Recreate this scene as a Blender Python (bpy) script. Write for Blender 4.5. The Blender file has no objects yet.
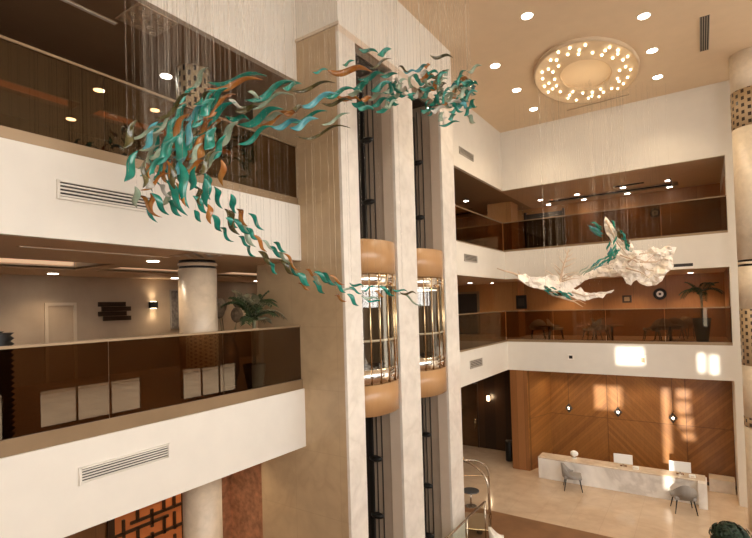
import bpy, bmesh, math, random
from mathutils import Vector, Matrix, noise
random.seed(7)
S = bpy.context.scene
COL = S.collection
PI = math.pi
# ---------------------------------------------------------------- camera
CR = Vector((0.8283, 0.5595, -0.0284)).normalized()
CF = Vector((-0.5590, 0.8289, 0.0192)).normalized()
YAW, PIT, ROL, FPX, PY = 0.5934, 0.0192, -0.0284, 481.29, 296.87
def basis():
    f = Vector((-math.sin(YAW)*math.cos(PIT), math.cos(YAW)*math.cos(PIT), math.sin(PIT)))
    r0 = Vector((math.cos(YAW), math.sin(YAW), 0)); u0 = r0.cross(f)
    c, s = math.cos(ROL), math.sin(ROL)
    return c*r0+s*u0, -s*r0+c*u0, f
CR, CU, CF = basis()
EYE = Vector((0, 0, 1.6))
def ray(x, y): return CF + CR*((x-376)/FPX) - CU*((y-PY)/FPX)
def at(x, y, t): return EYE + ray(x, y)*t
def onx(x, y, X): d = ray(x, y); return EYE + d*(X/d.x)
def ony(x, y, Y): d = ray(x, y); return EYE + d*(Y/d.y)
def onz(x, y, Z): d = ray(x, y); return EYE + d*((Z-1.6)/d.z)
cd = bpy.data.cameras.new('camera'); cam = bpy.data.objects.new('camera', cd); COL.objects.link(cam)
M3 = Matrix((CR, CU, -CF)).transposed()
cam.matrix_world = Matrix.Translation(EYE) @ M3.to_4x4()
cd.sensor_width = 36; cd.lens = FPX/752*36; cd.shift_y = (PY-269)/752; cd.clip_start = .05; cd.clip_end = 300
S.camera = cam
# ---------------------------------------------------------------- materials
def newmat(name):
    m = bpy.data.materials.new(name); m.use_nodes = True
    nt = m.node_tree; b = nt.nodes['Principled BSDF']
    return m, nt, b
def N(nt, t, **k):
    n = nt.nodes.new(t)
    for a, v in k.items(): setattr(n, a, v)
    return n
def mth(nt, op, a, b=None, c=None):
    n = N(nt, 'ShaderNodeMath', operation=op)
    for i, v in enumerate((a, b, c)):
        if v is None: continue
        if isinstance(v, (int, float)): n.inputs[i].default_value = v
        else: nt.links.new(v, n.inputs[i])
    return n.outputs[0]
def ramp(nt, fac, stops):
    r = N(nt, 'ShaderNodeValToRGB'); cr = r.color_ramp
    while len(cr.elements) < len(stops): cr.elements.new(.5)
    for e, (p, c) in zip(cr.elements, stops): e.position = p; e.color = (*c, 1)
    nt.links.new(fac, r.inputs[0]); return r.outputs[0]
def noisen(nt, scale, detail=4, vec=None, dist=0):
    n = N(nt, 'ShaderNodeTexNoise'); n.inputs['Scale'].default_value = scale; n.inputs['Detail'].default_value = detail
    n.inputs['Distortion'].default_value = dist
    if vec is None:
        tc = N(nt, 'ShaderNodeTexCoord'); vec = tc.outputs['Object']
    nt.links.new(vec, n.inputs['Vector']); return n.outputs['Fac']
def plain(name, col, rough=.5, metal=0, var=.06, scale=3, spec=.5, bump=0):
    m, nt, b = newmat(name)
    f = noisen(nt, scale)
    lo = tuple(c*(1-var) for c in col); hi = tuple(min(1, c*(1+var)) for c in col)
    nt.links.new(ramp(nt, f, [(.3, lo), (.7, hi)]), b.inputs['Base Color'])
    b.inputs['Roughness'].default_value = rough; b.inputs['Metallic'].default_value = metal
    b.inputs['Specular IOR Level'].default_value = spec
    if bump:
        bp = N(nt, 'ShaderNodeBump'); bp.inputs['Strength'].default_value = bump
        nt.links.new(noisen(nt, scale*12), bp.inputs['Height']); nt.links.new(bp.outputs[0], b.inputs['Normal'])
    return m
def marble(name, base, vein, rough=.25, scale=.8, tile=None, amt=.5):
    m, nt, b = newmat(name)
    f1 = noisen(nt, scale, 8, dist=1.2)
    f2 = noisen(nt, scale*5, 6, dist=.5)
    v = mth(nt, 'ABSOLUTE', mth(nt, 'SUBTRACT', f1, .5))
    lo = tuple(a*(1-amt)+c*amt for a, c in zip(base, vein))
    c1 = ramp(nt, v, [(0, lo), (.03, tuple((a+c)/2 for a, c in zip(base, lo))), (.12, base)])
    c2 = ramp(nt, f2, [(.3, tuple(x*.88 for x in (1, 1, 1))), (.7, (1.0, 1.0, 1.0))])
    mx = N(nt, 'ShaderNodeMix', data_type='RGBA', blend_type='MULTIPLY'); mx.inputs[0].default_value = 1
    nt.links.new(c1, mx.inputs[6]); nt.links.new(c2, mx.inputs[7])
    out = mx.outputs[2]
    if tile:
        tc = N(nt, 'ShaderNodeTexCoord'); sp = N(nt, 'ShaderNodeSeparateXYZ'); nt.links.new(tc.outputs['Object'], sp.inputs[0])
        g = None
        for ax, sz in tile:
            fr = mth(nt, 'FRACT', mth(nt, 'DIVIDE', sp.outputs[ax], sz))
            l = mth(nt, 'LESS_THAN', fr, .012/sz)
            g = l if g is None else mth(nt, 'MAXIMUM', g, l)
        m2 = N(nt, 'ShaderNodeMix', data_type='RGBA'); nt.links.new(mth(nt, 'MULTIPLY', g, .45), m2.inputs[0])
        nt.links.new(out, m2.inputs[6]); m2.inputs[7].default_value = (*vein, 1); out = m2.outputs[2]
    nt.links.new(out, b.inputs['Base Color']); b.inputs['Roughness'].default_value = rough
    return m
def wood(name, lo, hi, rough=.35, chevron=False, planks=None, ax=0):
    m, nt, b = newmat(name)
    tc = N(nt, 'ShaderNodeTexCoord'); sp = N(nt, 'ShaderNodeSeparateXYZ'); nt.links.new(tc.outputs['Object'], sp.inputs[0])
    x, z = sp.outputs[ax], sp.outputs[2]
    if chevron:
        cx = mth(nt, 'FLOOR', mth(nt, 'DIVIDE', mth(nt, 'ADD', x, 5.85), 2.62))
        cz = mth(nt, 'FLOOR', mth(nt, 'DIVIDE', mth(nt, 'ADD', z, 3.1), 2.1))
        par = mth(nt, 'ABSOLUTE', mth(nt, 'MODULO', cx, 2.0))
        sg = mth(nt, 'SUBTRACT', mth(nt, 'MULTIPLY', par, 2), 1)
        u = mth(nt, 'ADD', mth(nt, 'MULTIPLY', x, sg), mth(nt, 'MULTIPLY', z, 1.0))
        pl = mth(nt, 'DIVIDE', u, .15)
        idx = mth(nt, 'ADD', mth(nt, 'FLOOR', pl), mth(nt, 'ADD', mth(nt, 'MULTIPLY', cx, 17.3), mth(nt, 'MULTIPLY', cz, 7.7)))
        fx = mth(nt, 'FRACT', mth(nt, 'DIVIDE', mth(nt, 'ADD', x, 5.85), 2.62)); fz = mth(nt, 'FRACT', mth(nt, 'DIVIDE', mth(nt, 'ADD', z, 3.1), 2.1))
        gap = mth(nt, 'MAXIMUM', mth(nt, 'LESS_THAN', mth(nt, 'FRACT', pl), .05), mth(nt, 'MAXIMUM', mth(nt, 'LESS_THAN', fx, .012), mth(nt, 'LESS_THAN', fz, .012)))
        cellv = mth(nt, 'ADD', mth(nt, 'MULTIPLY', cx, 3.1), mth(nt, 'MULTIPLY', cz, 5.3))
    else:
        w = planks or .6
        pl = mth(nt, 'DIVIDE', x, w); idx = mth(nt, 'FLOOR', pl)
        gap = mth(nt, 'LESS_THAN', mth(nt, 'FRACT', pl), .012/w)
        cellv = idx
    wn = N(nt, 'ShaderNodeTexWhiteNoise', noise_dimensions='1D'); nt.links.new(idx, wn.inputs['W'])
    wn2 = N(nt, 'ShaderNodeTexWhiteNoise', noise_dimensions='1D'); nt.links.new(cellv, wn2.inputs['W'])
    mp = N(nt, 'ShaderNodeMapping'); mp.inputs['Scale'].default_value = (6, 6, .8); nt.links.new(tc.outputs['Object'], mp.inputs[0])
    gr = noisen(nt, 2.5, 6, mp.outputs[0], 1)
    f = mth(nt, 'ADD', mth(nt, 'MULTIPLY', wn.outputs['Value'], .35), mth(nt, 'ADD', mth(nt, 'MULTIPLY', gr, .45), mth(nt, 'MULTIPLY', wn2.outputs['Value'], .25)))
    col = ramp(nt, f, [(.2, lo), (.85, hi)])
    m2 = N(nt, 'ShaderNodeMix', data_type='RGBA'); nt.links.new(mth(nt, 'MULTIPLY', gap, .6), m2.inputs[0])
    nt.links.new(col, m2.inputs[6]); m2.inputs[7].default_value = (*[c*.35 for c in lo], 1)
    nt.links.new(m2.outputs[2], b.inputs['Base Color']); b.inputs['Roughness'].default_value = rough
    return m
def emis(name, col, s):
    m, nt, b = newmat(name); b.inputs['Base Color'].default_value = (*col, 1)
    b.inputs['Emission Color'].default_value = (*col, 1); b.inputs['Emission Strength'].default_value = s
    return m
def perforated(name, base, dark, w=.13, h=.2):
    m, nt, b = newmat(name)
    tc = N(nt, 'ShaderNodeTexCoord'); sp = N(nt, 'ShaderNodeSeparateXYZ'); nt.links.new(tc.outputs['Object'], sp.inputs[0])
    a = mth(nt, 'ARCTAN2', sp.outputs[1], sp.outputs[0])
    u = mth(nt, 'DIVIDE', mth(nt, 'MULTIPLY', a, .42), w)
    off = mth(nt, 'MULTIPLY', mth(nt, 'ABSOLUTE', mth(nt, 'MODULO', mth(nt, 'FLOOR', u), 2.0)), .5)
    v = mth(nt, 'ADD', mth(nt, 'DIVIDE', sp.outputs[2], h), off)
    hole = mth(nt, 'MULTIPLY', mth(nt, 'LESS_THAN', mth(nt, 'FRACT', u), .5), mth(nt, 'LESS_THAN', mth(nt, 'FRACT', v), .5))
    m2 = N(nt, 'ShaderNodeMix', data_type='RGBA'); nt.links.new(hole, m2.inputs[0])
    m2.inputs[6].default_value = (*base, 1); m2.inputs[7].default_value = (*dark, 1)
    nt.links.new(m2.outputs[2], b.inputs['Base Color']); b.inputs['Roughness'].default_value = .4
    return m
def glassy(name, tint, refl, rcol=(1, 1, 1), rough=.01, ior=1.5):
    m = bpy.data.materials.new(name); m.use_nodes = True; nt = m.node_tree; nt.nodes.clear()
    o = N(nt, 'ShaderNodeOutputMaterial'); mx = N(nt, 'ShaderNodeMixShader')
    t = N(nt, 'ShaderNodeBsdfTransparent'); t.inputs[0].default_value = (*tint, 1)
    g = N(nt, 'ShaderNodeBsdfGlossy'); g.inputs['Color'].default_value = (*rcol, 1); g.inputs['Roughness'].default_value = rough
    fr = N(nt, 'ShaderNodeFresnel'); fr.inputs[0].default_value = ior
    ge = N(nt, 'ShaderNodeNewGeometry')
    fac = mth(nt, 'MULTIPLY', mth(nt, 'MINIMUM', mth(nt, 'ADD', fr.outputs[0], refl), 1.0), mth(nt, 'SUBTRACT', 1.0, ge.outputs['Backfacing']))
    nt.links.new(fac, mx.inputs[0]); nt.links.new(t.outputs[0], mx.inputs[1]); nt.links.new(g.outputs[0], mx.inputs[2])
    nt.links.new(mx.outputs[0], o.inputs[0]); return m
def leafglass(name, c1, c2):
    m, nt, b = newmat(name)
    f = noisen(nt, 5, 3)
    nt.links.new(ramp(nt, f, [(.35, c1), (.65, c2)]), b.inputs['Base Color'])
    b.inputs['Roughness'].default_value = .12; b.inputs['Transmission Weight'].default_value = .35
    b.inputs['IOR'].default_value = 1.45; b.inputs['Coat Weight'].default_value = .5
    return m
PAINT = plain('cream_paint', (.715, .672, .60), .6, var=.02)
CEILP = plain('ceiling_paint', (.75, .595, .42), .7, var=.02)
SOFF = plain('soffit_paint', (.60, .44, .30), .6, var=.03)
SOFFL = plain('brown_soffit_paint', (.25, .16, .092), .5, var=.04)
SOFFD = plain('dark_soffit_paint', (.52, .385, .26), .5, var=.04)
TRIMB = plain('bronze_trim', (.27, .18, .10), .35, .4)
MARW = marble('white_marble', (.76, .70, .62), (.46, .38, .30), .25, .8, amt=.22)
MARB = marble('beige_marble', (.49, .35, .205), (.34, .23, .13), .3, .7, tile=[(2, 1.22), (0, 1.15)], amt=.3)
MARC = marble('column_travertine', (.66, .52, .37), (.45, .34, .24), .35, 1.3, amt=.3)
DESKM = marble('desk_marble', (.90, .86, .80), (.38, .33, .29), .25, .33, amt=.55)
FLOORM = marble('floor_marble', (.66, .50, .35), (.45, .33, .23), .12, .5, tile=[(0, .9), (1, .9)], amt=.25)
CARPET = plain('brown_carpet', (.22, .105, .042), .75, var=.15, scale=2, bump=.2)
FLOORB = plain('gallery_floor', (.44, .31, .21), .3, var=.15)
WOODC = wood('chevron_wood', (.175, .066, .016), (.33, .142, .038), .33, chevron=True)
WOODP = wood('orange_wood', (.27, .115, .035), (.44, .21, .07), .4, planks=1.2)
WOODY = wood('pier_wood', (.24, .095, .028), (.36, .15, .05), .4, planks=.3)
WOODD = wood('dark_wood', (.022, .010, .005), (.05, .022, .009), .3, planks=.5)
WOODS = wood('slatted_brown_wood', (.03, .014, .007), (.075, .034, .015), .4, planks=.16)
WOODL = wood('lift_wood', (.38, .20, .085), (.46, .26, .115), .3, planks=3)
WALLT = plain('taupe_wallpaper', (.46, .345, .24), .6, var=.1, scale=1.5)
BRICK = plain('rough_terracotta', (.46, .22, .115), .7, var=.35, scale=7, bump=.6)
BRONZE = glassy('bronze_glass', (.46, .34, .235), .05, (.9, .70, .48))
BRONZE2 = glassy('bronze_glass_lit', (.50, .40, .31), .015, (.9, .72, .5), ior=1.35)  # same bronze glass; brighter light of the far galleries put into its tint
CLEAR = glassy('clear_glass', (.93, .96, .93), .02)
CABG = glassy('lift_glass', (.80, .77, .68), .10)
CHROME = plain('polished_chrome', (.85, .82, .78), .12, 1, var=.02)
BRASS = plain('brass', (.62, .45, .26), .22, 1, var=.05)
STEEL = plain('champagne_steel', (.60, .52, .42), .25, .9, var=.05)
BLACK = plain('black_metal', (.012, .011, .010), .4, .3)
DARK = plain('dark_interior', (.03, .022, .016), .5)
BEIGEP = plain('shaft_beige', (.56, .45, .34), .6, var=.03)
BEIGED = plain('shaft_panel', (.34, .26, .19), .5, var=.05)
GOLDP = perforated('perforated_gold', (.46, .33, .19), (.035, .016, .006))
PERFD = perforated('perforated_panel', (.42, .32, .22), (.16, .10, .06), .1, .1)
VENTW = plain('vent_frame_white', (.80, .75, .68), .5)
VENTG = plain('vent_grey', (.40, .36, .31), .5)
SLOT = plain('slot_black', (.025, .018, .014), .6)
GREYF = plain('grey_fabric', (.27, .25, .23), .85, bump=.2)
CREAMF = plain('cream_fabric', (.66, .60, .52), .85, bump=.2)
TANF = plain('tan_leather', (.33, .22, .13), .55)
WHITEP = plain('white_plastic', (.82, .82, .80), .35, var=.01)
GREEN = plain('palm_green', (.045, .07, .025), .5, var=.4, scale=9)
GREEND = plain('shrub_green', (.012, .03, .012), .6, var=.5, scale=14)
OLIVEP = plain('dry_frond', (.22, .20, .12), .6, var=.3, scale=8)
CORAL = plain('white_resin', (.88, .81, .72), .45, var=.05, scale=6)
ORANGEB = emis('amber_backlight', (.55, .16, .04), .05)
LAMP = emis('lamp_disc', (1, .93, .8), 14)
LAMPW = emis('warm_bulb', (1, .82, .55), 7)
COVE = emis('cove_strip', (1, .66, .40), .5)
COVED = emis('cove_strip_dim', (1, .42, .16), .3)
LEAF = {
 'T': leafglass('teal_glass', (.005, .20, .14), (.02, .36, .27)),
 'B': leafglass('blue_glass', (.03, .28, .33), (.12, .45, .50)),
 'P': leafglass('pale_green_glass', (.28, .42, .30), (.50, .60, .45)),
 'G': leafglass('olive_glass', (.06, .055, .012), (.17, .14, .05)),
 'O': leafglass('amber_glass', (.42, .13, .02), (.62, .27, .06)),
 'W': leafglass('clear_leaf_glass', (.62, .60, .50), (.8, .78, .7)),
}
def wirem():
    m, nt, b = newmat('wire'); b.inputs['Base Color'].default_value = (.75, .66, .54, 1); b.inputs['Roughness'].default_value = .5
    b.inputs['Alpha'].default_value = .26
    return m
WIRE = wirem()
# ---------------------------------------------------------------- mesh helpers
class MB:
    def __init__(s): s.bm = bmesh.new()
    def box(s, x0, x1, y0, y1, z0, z1, rz=0, bevel=0):
        vs = []
        c = Vector(((x0+x1)/2, (y0+y1)/2, 0)); R = Matrix.Rotation(rz, 3, 'Z')
        for x in (x0, x1):
            for y in (y0, y1):
                for z in (z0, z1):
                    p = Vector((x, y, z)); p = R @ (p-c)+c if rz else p
                    vs.append(s.bm.verts.new(p))
        fs = [(0, 1, 3, 2), (4, 6, 7, 5), (0, 4, 5, 1), (2, 3, 7, 6), (0, 2, 6, 4), (1, 5, 7, 3)]
        nf = [s.bm.faces.new([vs[i] for i in f]) for f in fs]
        if bevel:
            es = list({e for f in nf for e in f.edges})
            bmesh.ops.bevel(s.bm, geom=es, offset=bevel, segments=2, affect='EDGES', profile=.5)
        return s
    def tube(s, pts, r, n=8, caps=True):
        pts = [Vector(p) for p in pts]; rings = []
        prev = None
        for i, p in enumerate(pts):
            d = (pts[min(i+1, len(pts)-1)]-pts[max(i-1, 0)]).normalized()
            a = prev if prev is not None else (Vector((0, 0, 1)) if abs(d.z) < .9 else Vector((1, 0, 0)))
            a = (a - d*a.dot(d)).normalized(); prev = a; b = d.cross(a)
            rr = r[i] if isinstance(r, (list, tuple)) else r
            rings.append([s.bm.verts.new(p+(a*math.cos(2*PI*k/n)+b*math.sin(2*PI*k/n))*rr) for k in range(n)])
        for A, B in zip(rings, rings[1:]):
            for k in range(n): s.bm.faces.new((A[k], A[(k+1) % n], B[(k+1) % n], B[k])).smooth = True
        if caps and n > 2: s.bm.faces.new(rings[0][::-1]); s.bm.faces.new(rings[-1])
        return s
    def lathe(s, prof, c=(0, 0, 0), n=32, sx=1, sy=1, a0=0, a1=2*PI, caps=True):
        full = abs(a1-a0-2*PI) < 1e-6; m = n if full else n+1; rings = []
        for r, z in prof:
            rings.append([s.bm.verts.new((c[0]+r*sx*math.cos(a0+(a1-a0)*k/n), c[1]+r*sy*math.sin(a0+(a1-a0)*k/n), c[2]+z)) for k in range(m)])
        for A, B in zip(rings, rings[1:]):
            for k in range(m if full else m-1):
                f = s.bm.faces.new((A[k], A[(k+1) % m], B[(k+1) % m], B[k])); f.smooth = True
        if full and caps:
            for R, (r, z) in ((rings[0], prof[0]), (rings[-1], prof[-1])):
                if r > 1e-4: s.bm.faces.new(R)
        return s
    def ball(s, c, r, sub=2, sc=(1, 1, 1)):
        g = bmesh.ops.create_icosphere(s.bm, subdivisions=sub, radius=r)
        for v in g['verts']: v.co = Vector((v.co.x*sc[0], v.co.y*sc[1], v.co.z*sc[2]))+Vector(c)
        for v in g['verts']:
            for f in v.link_faces: f.smooth = True
        return s
    def poly(s, pts): s.bm.faces.new([s.bm.verts.new(p) for p in pts]); return s
    def obj(s, name, mat, parent=None, origin=None, fix=True):
        if fix: bmesh.ops.recalc_face_normals(s.bm, faces=s.bm.faces)
        me = bpy.data.meshes.new(name)
        if origin is not None:
            bmesh.ops.translate(s.bm, verts=s.bm.verts, vec=-Vector(origin))
        s.bm.to_mesh(me); s.bm.free(); me.materials.append(mat)
        o = bpy.data.objects.new(name, me); COL.objects.link(o)
        if origin is not None: o.location = origin
        if parent: o.parent = parent
        return o
def tag(o, label, cat, group=None):
    o['label'] = label; o['category'] = cat
    if group: o['group'] = group
    return o
def thing(name, label, cat, loc=(0, 0, 0), rz=0, group=None):
    o = bpy.data.objects.new(name, None); COL.objects.link(o); o.location = loc; o.rotation_euler.z = rz
    o.empty_display_size = .1
    return tag(o, label, cat, group)
def struct(name, mb, mat, parent=None, label=None, origin=None):
    o = mb.obj(name, mat, parent, origin); o['kind'] = 'structure'
    if label: o['label'] = label
    return o
def box(*a, **k): return MB().box(*a, **k)
def dup(root, loc=None, rz=None, label=None, group=None):
    r = root.copy(); COL.objects.link(r)
    if loc is not None: r.location = loc
    if rz is not None: r.rotation_euler.z = rz
    if label: r['label'] = label
    if group: r['group'] = group
    for ch in list(root.children):
        c = ch.copy(); COL.objects.link(c); c.parent = r
        for g in list(ch.children):
            d = g.copy(); COL.objects.link(d); d.parent = c
    return r
XF, YF = -6.6, 19.28      # fascia planes
XR = .8                   # right end of the rear gallery
Z0, Z1, ZC, ZL = 0.0, 3.66, 8.58, -5.13
S1, S2, SL = 2.55, 6.18, -1.14   # soffit heights
# ---------------------------------------------------------------- building shell
struct('floor', box(-13.4, 9, -8, 24.4, ZL-.2, ZL), FLOORM)
struct('floor', box(-8.0, 9, -8, 15.0, ZL, ZL+.012), CARPET)
def slab(zb, zt, mat_top):
    zi = zb+.4
    struct('floor', box(-13.2, XF-.12, -8, 24.2, zi, zt), mat_top)
    struct('floor', box(XF-.12, XR+.2, YF+.12, 24.2, zi, zt), mat_top)
slab(SL, Z0, FLOORB); slab(S1, Z1, FLOORB)
n = 0
def fasc(zb, zt):
    struct('wall_left', box(XF-.12, XF, -8, 7.15, zb, zt), PAINT)
    struct('wall_left', box(XF-.12, XF, 12.2, YF+.12, zb, zt), PAINT)
    struct('wall_back', box(XF, XR, YF, YF+.12, zb, zt), PAINT)
fasc(SL, Z0); fasc(S1, Z1); fasc(S2, ZC)
struct('ceiling', box(-6.72, 9, -8, 19.4, ZC, ZC+.15), CEILP)
# soffits with coves: (x0,x1,y0,y1) pieces
def soffit(z, x0, x1, y0, y1, mat, coves, cmat, t=.05):
    xs = sorted({x0, x1, *[c[0] for c in coves], *[c[1] for c in coves]}); ys = sorted({y0, y1, *[c[2] for c in coves], *[c[3] for c in coves]})
    mb = MB()
    for a, b in zip(xs, xs[1:]):
        for c, d in zip(ys, ys[1:]):
            if any(k[0] <= (a+b)/2 <= k[1] and k[2] <= (c+d)/2 <= k[3] for k in coves): continue
            mb.box(a, b, c, d, z, z+t)
    for k in coves:
        mb.box(k[0]-.03, k[1]+.03, k[2]-.03, k[3]+.03, z+.36, z+.39)
    struct('ceiling', mb, mat)
    for k in coves:   # light-coloured upstands of the recess
        mb = MB().box(k[0]-.03, k[0], k[2], k[3], z+.02, z+.36).box(k[1], k[1]+.03, k[2], k[3], z+.02, z+.36)
        mb.box(k[0], k[1], k[2]-.03, k[2], z+.02, z+.36).box(k[0], k[1], k[3], k[3]+.03, z+.02, z+.36)
        struct('trim_1', mb, PAINT if cmat is COVE else SOFFD)
        struct('trim_2', MB().box(k[0]+.01, k[0]+.05, k[2]+.05, k[3]-.05, z+.09, z+.2), cmat)
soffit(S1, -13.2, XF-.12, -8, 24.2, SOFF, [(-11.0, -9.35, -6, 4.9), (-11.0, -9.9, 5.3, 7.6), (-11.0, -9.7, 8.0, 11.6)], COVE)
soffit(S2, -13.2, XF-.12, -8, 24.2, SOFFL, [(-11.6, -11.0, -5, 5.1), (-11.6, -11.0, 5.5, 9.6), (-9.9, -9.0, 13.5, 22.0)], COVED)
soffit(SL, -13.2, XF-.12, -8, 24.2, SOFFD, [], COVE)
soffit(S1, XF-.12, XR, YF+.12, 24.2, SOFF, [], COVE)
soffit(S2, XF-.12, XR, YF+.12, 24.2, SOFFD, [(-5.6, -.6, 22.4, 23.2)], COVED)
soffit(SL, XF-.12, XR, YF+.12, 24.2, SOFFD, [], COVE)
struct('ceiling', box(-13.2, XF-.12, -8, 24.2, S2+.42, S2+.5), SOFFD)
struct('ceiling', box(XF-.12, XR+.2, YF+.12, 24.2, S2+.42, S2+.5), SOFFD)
# left wing walls
struct('wall_left', box(-13.2, -12.9, -8, 24.2, Z0, S1), WALLT)
struct('wall_left', box(-13.2, -12.9, -8, 24.2, Z1, S2), WOODS)
struct('wall_left', box(-13.2, -12.9, -8, 24.2, ZL, SL), WALLT)
struct('wall_left', box(-12.9, -7.8, 8.1, 8.3, ZL, SL), BRICK)
struct('wall_left', box(-12.9, -7.8, 11.6, 11.8, Z1, S2), WOODS)
struct('wall_left', box(-12.9, -7.8, 12.0, 12.2, Z0, S1), WALLT)
# rear gallery walls
struct('wall_back', box(-13.2, XR+.2, 23.9, 24.2, Z1, S2), WOODP)
struct('wall_back', box(-13.2, XR+.2, 23.4, 24.2, Z0, S1), WOODP)
struct('wall_right', box(XR, XR+.26, YF, 24.2, ZL, ZC), PAINT)
struct('wall_right', box(XR-.02, XR, YF+.5, 23.4, Z0, S1), WOODP)
struct('wall_right', box(XR-.02, XR, YF+.7, 23.6, Z1, S2-.55), WOODP)
struct('wall_back', box(XR+.26, 9.2, YF, YF+.3, ZL, ZC), PAINT)
# lobby: reception niche
struct('wall_back', box(-5.87, XR, 20.9, 21.1, ZL, SL), WOODC)
mb = MB(); q_ = [(-5.87, 19.3), (-5.38, 20.9), (-5.87, 20.9)]
lo_ = [mb.bm.verts.new((x, y, ZL)) for x, y in q_]; hi_ = [mb.bm.verts.new((x, y, SL)) for x, y in q_]
mb.bm.faces.new(lo_); mb.bm.faces.new(hi_)
for j in range(3): mb.bm.faces.new((lo_[j], lo_[(j+1) % 3], hi_[(j+1) % 3], hi_[j]))
struct('wall_back', mb, WOODC)
struct('wall_back', box(-6.55, -5.87, 19.3, 21.5, ZL, SL), WOODY)
struct('baseboard_back', box(-5.85, XR, 20.86, 20.9, ZL, ZL+.12), WOODD)
struct('wall_back', box(-8.8, -6.55, 21.35, 21.5, ZL, SL), WOODD)
struct('wall_back', box(-13, -9.75, 21.35, 21.5, ZL, SL), WOODD)
# mirror polished door
t = struct('door_1', box(-9.72, -8.84, 21.36, 21.4, ZL, -2.2), plain('tinted_mirror', (.25, .17, .11), .06, 1))
struct('door_frame', MB().box(-9.75, -9.70, 21.3, 21.42, ZL, -2.15).box(-8.86, -8.8, 21.3, 21.42, ZL, -2.15).box(-9.7, -8.86, 21.3, 21.42, -2.2, -2.15), WOODD, t)
struct('door_handle', MB().tube([(-8.98, 21.32, -4.3), (-8.98, 21.32, -3.8)], .018), BRASS, t)
struct('wall_back', box(-9.75, -8.8, 21.35, 21.5, -2.15, SL), WOODD)
# perimeter never seen directly, seen in the reflections: right facade and front wall
def holed(axis, const, th, u0, u1, z0, z1, holes, mat, name):
    us = sorted({u0, u1, *[h[0] for h in holes], *[h[1] for h in holes]}); zs = sorted({z0, z1, *[h[2] for h in holes], *[h[3] for h in holes]})
    mb = MB()
    for a, b in zip(us, us[1:]):
        for c, d in zip(zs, zs[1:]):
            if any(h[0] <= (a+b)/2 <= h[1] and h[2] <= (c+d)/2 <= h[3] for h in holes): continue
            if axis == 'x': mb.box(const, const+th, a, b, c, d)
            else: mb.box(a, b, const, const+th, c, d)
    struct(name, mb, mat)
RW = 8.6
holes = [(8.4, 12.6, -2.9, -1.4), (14.8, 18.2, -2.9, -1.35), (-4.5, 7.2, -3.2, -1.3)]
holes += [(-6.5+4.2*i, -6.5+4.2*i+3.7, 1.5, 8.2) for i in range(6)]  # upper windows added for daylight, outside the railing reflections
holed('x', RW, .2, -8, YF+.3, ZL, ZC, holes, WOODS, 'wall_right')
for i, (a, b, c, d) in enumerate(holes):
    mb = MB(); k = max(3, round((b-a)/1.25))
    for j in range(k+1): u = a+(b-a)*j/k; mb.box(RW+.05, RW+.13, u-.035, u+.035, c, d)
    for z in ((c, d) if d-c < 2 else (c, (c+d)/2, d)): mb.box(RW+.04, RW+.14, a, b, z-.04, z+.04)
    w = struct('window_%d' % (i+1), mb, BLACK)
# unseen front wall, openings shaped to land sun patches on the rear walls
SD = Vector((-.05, 1, -.15)).normalized()
def back(x, z, y): k = (y+8)/1.0; return x+.05*k, z+.15*k
def hole(x0, x1, z0, z1, y):
    a, c = back(x0, z0, y); b, d = back(x1, z1, y); return (a, b, c, d)
fh = [hole(-3.66, -3.2, -2.75, -1.8, 20.9), hole(-3.14, -2.68, -2.75, -1.8, 20.9),
      hole(-1.33, -1.08, -5.1, -1.75, 20.9),
      hole(-.86, -.45, -2.1, -1.75, 20.9), hole(-.86, -.45, -2.65, -2.2, 20.9), hole(-.82, -.40, -3.2, -2.75, 20.9), hole(-.72, -.35, -3.6, -3.3, 20.9),
      hole(-2.6, -1.72, -.75, -.1, 19.28), hole(-.15, .05, -.9, -.25, 19.28), hole(.18, .4, -.95, -.3, 19.28),
      (3.3, 8.2, ZL+.5, 8.2), (-5.8, -1.0, 6.0, 8.2)]
fh = fh[:-1]
holed('y', -8.2, .2, -13.4, 9, ZL, ZC, fh, PAINT, 'wall_front')
# ---------------------------------------------------------------- lift core
CX, CY0, CY1, CT = -5.52, 7.15, 12.2, 6.98
SH = [(7.69, 9.08), (9.95, 11.44)]
struct('wall_core', box(-7.9, CX-.06, CY0, CY0+.12, ZL, CT), MARB)
struct('wall_core', box(-7.9, CX-.06, CY1-.12, CY1, ZL, CT), MARB)
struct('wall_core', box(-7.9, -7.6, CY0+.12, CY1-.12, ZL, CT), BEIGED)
for a, b in ((CY0, SH[0][0]), (SH[0][1], SH[1][0]), (SH[1][1], CY1)):
    struct('wall_core', box(CX-.06, CX, a, b, ZL, CT-.14), MARW)
    if a != CY0: struct('wall_core', box(-5.84, CX-.06, a, min(b, CY1-.12), ZL, CT-.14), BEIGEP)
    else: struct('wall_core', box(-5.84, CX-.06, a+.12, b, ZL, CT-.14), BEIGEP)
struct('wall_core', box(CX-.06, CX, CY0, CY1, CT-.14, CT), BEIGEP)
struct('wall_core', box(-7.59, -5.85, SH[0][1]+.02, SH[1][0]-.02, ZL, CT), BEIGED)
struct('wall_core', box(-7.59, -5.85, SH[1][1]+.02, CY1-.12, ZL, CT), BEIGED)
struct('wall_core', box(-7.9, CX, CY0, CY1, CT, ZC), PAINT)
struct('wall_core', box(-7.6, -5.9, CY0+.13, CY1-.13, CT-.03, CT), DARK)
struct('trim_3', box(-7.9, CX+.03, CY0-.03, CY0, CT-.03, CT+.03), BEIGEP)
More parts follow.
